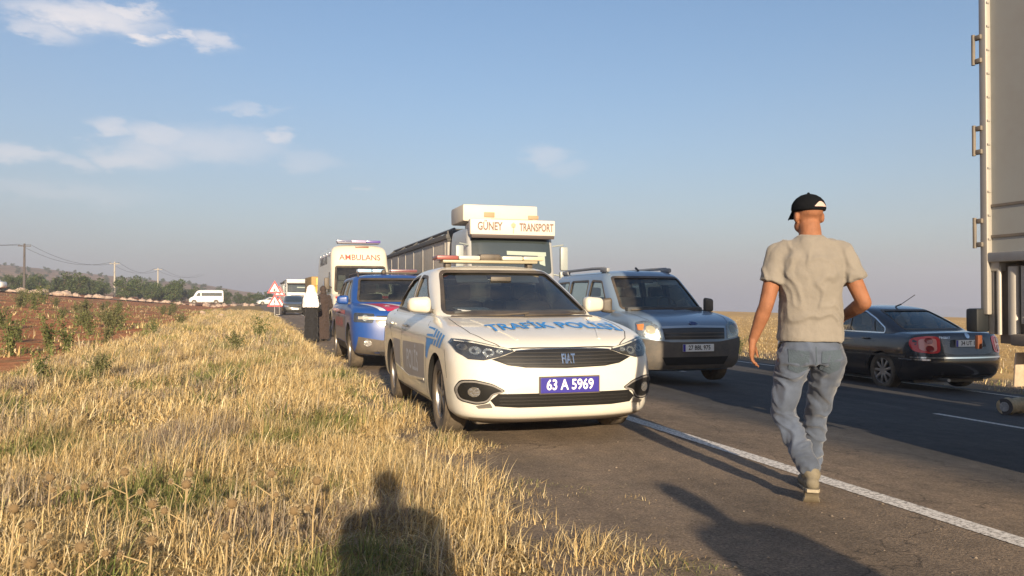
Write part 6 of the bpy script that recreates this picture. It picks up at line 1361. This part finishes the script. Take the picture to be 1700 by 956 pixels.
def stem_plant(name, n, h, spread, cols, leaf, seed):
    rg = random.Random(seed); t = bpy.data.objects.new(name, None); COL.objects.link(t); m = MB(); tips = []
    for k in range(n):
        a = rg.uniform(0, 2 * PI); r = rg.uniform(.1, 1) * spread; hh = h * rg.uniform(.55, 1.0); p = [(0, 0, -.03), (r * .4 * math.cos(a), r * .4 * math.sin(a), hh * .5), (r * math.cos(a), r * math.sin(a), hh)]; m.tube(p, [.009, .007, .003], 5); tips.append(p)
    m.build('stem', mat('stem_green', (.12, .13, .05), .8), t)
    def fn(r):
        p = tips[r.integers(0, len(tips))]; u = r.random() ** .7; q = Vector(p[0]) * (1 - u) ** 2 + Vector(p[1]) * 2 * u * (1 - u) + Vector(p[2]) * u * u; v = r.normal(size=3) * h * .05; return np.array([q.x + v[0], q.y + v[1], max(.02, q.z + v[2])])
    foliage_mesh('leaves', int(60 * n), fn, leaf, cols, t, seed); return t
wp = [stem_plant('weed', 9, .95, .38, [(.075, .10, .03), (.11, .13, .045), (.16, .17, .06)], .035, 5), stem_plant('weed', 14, .6, .42, [(.13, .13, .06), (.20, .19, .09), (.09, .10, .04)], .03, 6)]; wu = [False, False]
weeds = [(18, 17, 1.0, 0, 'tall green weed at the left picture edge, in the red soil'), (82, 17.5, .95, 0, 'tallest green weed of the pair standing in the red field'), (112, 16.5, .8, 0, 'second green weed of the pair in the red field'), (34, 22, .9, 1, 'olive weed clump behind the tall weeds, in the red field'),
         (175, 19, .7, 1, 'low olive weed on the edge between red soil and dry grass'), (255, 24, .6, 0, 'small lone green weed in the middle of the red field'), (432, 22, .75, 0, 'bright green tuft on the dry verge, below the roadwork signs'), (395, 17, .7, 1, 'low olive weed clump on the verge, left of the bright green tuft'),
         (5, 28, 1.3, 1, 'big olive bush at the left picture edge, by the stones'), (70, 10, .5, 0, 'thin dark green weed in the dry grass at the left'), (165, 11, .55, 1, 'grey green weed among the dry grass, middle of the verge'), (300, 34, .9, 1, 'olive weed far up the verge, below the minibus'), (1226, 26, 1.0, 1, 'dry olive shrub beyond the road, right of the grey van')]
for px, D, sc, k, lb in weeds:
    x, y = at(px, D); o = wp[k] if not wu[k] else copy_tree(wp[k]); wu[k] = True; o.location = (x, y, ground_z(x, y)); o.scale = (sc,) * 3; o.rotation_euler = (0, 0, rt.uniform(0, 6)); tag(o, lb, 'weed')
for i in range(34):
    k = rt.choice([0, 1, 1]); D = rt.uniform(17, 70); px = rt.uniform(-10, 330); x, y = at(px, D)
    if x > -4.3: continue
    o = copy_tree(wp[k]); o.location = (x, y, ground_z(x, y)); o.scale = (rt.uniform(.8, 1.6),) * 3; o.rotation_euler = (0, 0, rt.uniform(0, 6)); tag(o, 'small green weed growing out of the bare red soil', 'weed', 'weeds scattered over the red field')
# dried thistles in the foreground
def thistle(seed, h):
    rg = random.Random(seed); t = bpy.data.objects.new('thistle', None); COL.objects.link(t); m = MB(); TS = mat('thistle_straw', (.36, .27, .14), .85); m.tube([(0, 0, -.02), (.01, .01, h * .5), (.0, .02, h)], [.004, .0035, .003], 6)
    heads = [(0, .02, h, .026)]
    for k in range(rg.choice([1, 2, 3])):
        a = rg.uniform(0, 6.28); z0 = h * rg.uniform(.4, .7); q = (.09 * math.cos(a), .09 * math.sin(a), z0 + h * rg.uniform(.15, .3)); m.tube([(0, .01, z0), q], [.003, .0022], 5); heads.append((*q, rg.uniform(.014, .021)))
    m.build('stem', TS, t)
    for (x, y, z, r) in heads:
        m = MB(); m.ball((x, y, z), r * .78, 2, 0)
        for k in range(60):
            v = Vector((rg.gauss(0, 1), rg.gauss(0, 1), rg.gauss(.25, 1))).normalized(); m.cyl(Vector((x, y, z)) + v * r * .5, Vector((x, y, z)) + v * r * 1.18, .0016, .0004, seg=4, mi=1, cap=False)
        m.build('seed_head', [mat('thistle_brown', (.17, .115, .055), .9), mat('thistle_pale', (.38, .30, .18), .8)], t)
    return t
tps = [thistle(k, h_) for k, h_ in enumerate((.27, .22, .32))]; tu = [False] * 3
for i, (px, py) in enumerate([(213, 790), (265, 845), (313, 812), (450, 792), (150, 812), (375, 845), (60, 872), (500, 850), (48, 930), (130, 905), (305, 792), (520, 800), (88, 800), (240, 905), (20, 850)]):
    k = i % 3; zt = (.27, .22, .32)[k] + .08; D = (CAM_H - zt) * FPX / (py - 497); x, y = at(px, D)
    o = tps[k] if not tu[k] else copy_tree(tps[k]); tu[k] = True; o.location = (x, y, ground_z(x, y)); o.rotation_euler = (rt.uniform(-.08, .08), rt.uniform(-.08, .08), rt.uniform(0, 6)); tag(o, 'dried thistle with round spiky seed heads, in the foreground grass', 'thistle', 'dried thistles in the foreground grass')

# ------------------------------------------------------------------ stones, poles, signs, log
STN = mat('field_stone', (.42, .32, .25), .9, var=.25, vscale=3, bump=.6, bscale=6)
def stone(seed):
    rg = random.Random(seed); m = MB(); m.ball((0, 0, 0), (.5, .38, .36), 3)
    for v in m.bm.verts: v.co *= 1 + .55 * noise.noise(v.co * 2.2 + Vector((seed * 7, 0, 0))) + .25 * noise.noise(v.co * 6 + Vector((seed * 3, 0, 0)))
    return m.build('stone', STN, None, ang=25)
sps = [stone(k) for k in range(4)]; su = [False] * 4
for i in range(84):
    px = rt.uniform(16, 330) if i < 68 else rt.uniform(330, 420); D = 98 - 0 + px * .08 + rt.uniform(-2, 2); x, y = at(px, D); k = i % 4
    o = sps[k] if not su[k] else sps[k].copy()
    if su[k]: COL.objects.link(o)
    su[k] = True; s_ = rt.uniform(.4, 1.6) if px < 130 else rt.uniform(.25, 1.1); o.location = (x, y, ground_z(x, y) + .12 * s_); o.scale = (s_ * 1.1, s_, s_ * rt.uniform(.7, 1.25)); o.rotation_euler = (0, 0, rt.uniform(0, 6)); tag(o, 'pale stone in the row along the far edge of the red field', 'stone', 'stones along the far edge of the red field')
for i in range(16):
    px = rt.uniform(330, 440); D = rt.uniform(45, 80); x, y = at(px, D); k = i % 4; o = sps[k].copy(); COL.objects.link(o); s_ = rt.uniform(.15, .4); o.location = (x, y, ground_z(x, y) + .05); o.scale = (s_,) * 3; tag(o, 'small pale rock lying on the verge beside the red field', 'stone', 'small rocks on the verge')
poles = []
for (px, D, top, lb, col) in ((40, 120, 9.4, 'dark utility pole, first and tallest from the left', (.09, .08, .075)), (190, 150, 8.1, 'pale utility pole, second from the left', (.40, .37, .31)), (262, 185, 8.3, 'pale utility pole, third from the left and farthest', (.40, .37, .31))):
    x, y = at(px, D); z = ground_z(x, y); t = empty('utility_pole', (x, y, z), 0, lb, 'utility pole'); m = MB(); m.cyl((0, 0, -.3), (0, 0, top - z), .20, .13, seg=12); m.build('post', mat('pole_%d' % int(col[0] * 100), col, .8), t)
    m = MB(); m.box((0, 0, top - z - .35), (1.7, .12, .12)); m.build('crossarm', mat('pole_%d' % int(col[0] * 100), col, .8), t)
    for s_ in (-.75, 0, .75):
        m = MB(); m.cyl((s_, 0, top - z - .3), (s_, 0, top - z - .08), .05, seg=8); m.build('insulator', CHROME, t)
    poles.append(Vector((x, y, top - .1)))
p0 = poles[0] + (poles[0] - poles[1]) * 1.3; p0.z = 10.8; p3 = poles[2] + Vector((6, 60, .5)); pts = [p0] + poles + [p3]; m = MB()
for a, b in zip(pts[:-1], pts[1:]):
    for s_ in (-.75, .75): m.tube([a.lerp(b, u) + Vector((s_, 0, -1.5 * 4 * u * (1 - u))) for u in np.linspace(0, 1, 13)], .022, 5)
tag(m.build('power_line', BLACKP), 'thin black power line sagging between the utility poles', 'power line')
SR, SW = mat('sign_red', (.62, .05, .06), .5), mat('sign_white', (.80, .78, .74), .5)
for (px, D, h0, s_, lb) in ((456, 55, .15, 1.0, 'pair of red and white warning triangles stacked on one post, nearest roadwork sign'), (464, 62, .1, .9, 'second roadwork sign half hidden behind the nearest one')):
    x, y = at(px, D); t = empty('road_sign', (x, y, ground_z(x, y)), 0, lb, 'road sign'); t.scale = (s_,) * 3
    m = MB(); m.cyl((0, .04, 0), (0, .04, 2.5), .035, seg=10); m.box((0, .04, .03), (.6, .5, .05), .01); m.build('post', STEEL, t)
    for zc in (1.62, .72):
        V_ = []; w_, h_ = .98, .85
        for yy in (-.012, .012): V_ += [(-w_ / 2, yy, zc), (w_ / 2, yy, zc), (0, yy, zc + h_)]
        o = mesh_obj('triangle_panel', V_, [(0, 1, 2), (5, 4, 3), (0, 3, 4, 1), (1, 4, 5, 2), (2, 5, 3, 0)], SR, t, smooth=False)
        c_ = Vector((0, 0, zc + h_ * .34)); V2 = [c_ + (Vector((v[0], 0, v[2])) - c_) * .66 + Vector((0, -.016, 0)) for v in V_[:3]]; mesh_obj('white_field', V2, [(0, 1, 2)], SW, o, smooth=False)
        m = MB()
        if zc > 1:
            m.box((-.03, -.02, zc + .20), (.10, .006, .16)); m.box((.10, -.02, zc + .14), (.12, .006, .05)); m.ball((-.02, -.02, zc + .33), (.035, .004, .035), 1); m.box((.05, -.02, zc + .24), (.14, .006, .03), rot=(0, .6, 0))
        else: m.box((0, -.02, zc + .32), (.07, .006, .22), .0); m.ball((0, -.02, zc + .14), (.04, .004, .04), 1)
        m.build('black_symbol', INK, o)
t = empty('log', (8.93, 7.80, road_z(9.05) + .105), R(8), 'pale log with grey sawn end, lying on the far lane', 'log'); m = MB()
pts = [(u * .95, .015 * math.sin(u * 9), .004 * math.cos(u * 13)) for u in np.linspace(0, 1, 12)]; m.tube(pts, [.100 + .008 * math.sin(k * 2.1) for k in range(12)], 20)
for v in m.bm.verts: v.co += Vector((0, 1, 1)) * .006 * noise.noise(v.co * 14)
m.build('trunk', mat('log_bark', (.46, .36, .22), .9, var=.35, vscale=14, bump=.8, bscale=18), t)
m = MB(); m.cyl((-.006, 0, 0), (.0, 0, 0), .104, seg=22); m.cyl((-.010, .0, 0), (-.006, 0, 0), .06, seg=16, mi=1); m.build('sawn_end', [mat('sawn_rim', (.09, .08, .075), .9), mat('sawn_grey', (.40, .38, .36), .8, var=.4, vscale=40)], t)
# ------------------------------------------------------------------ dusty air
m = MB(); m.box((60, 420, 18), (1900, 990, 52)); hzo = m.build('haze', None or mat('haze_surface', (1, 1, 1)), smooth=False)
hm = bpy.data.materials.new('dusty_air'); hm.use_nodes = True; ht = hm.node_tree
for n in list(ht.nodes): ht.nodes.remove(n)
ho = ht.nodes.new('ShaderNodeOutputMaterial'); pv = ht.nodes.new('ShaderNodeVolumePrincipled'); pv.inputs['Color'].default_value = (.86, .88, 1.0, 1); pv.inputs['Density'].default_value = .0010; pv.inputs['Anisotropy'].default_value = .2
ht.links.new(pv.outputs[0], ho.inputs['Volume']); hzo.data.materials.clear(); hzo.data.materials.append(hm); tag(hzo, 'thin dusty air over the land', 'haze', kind='stuff')
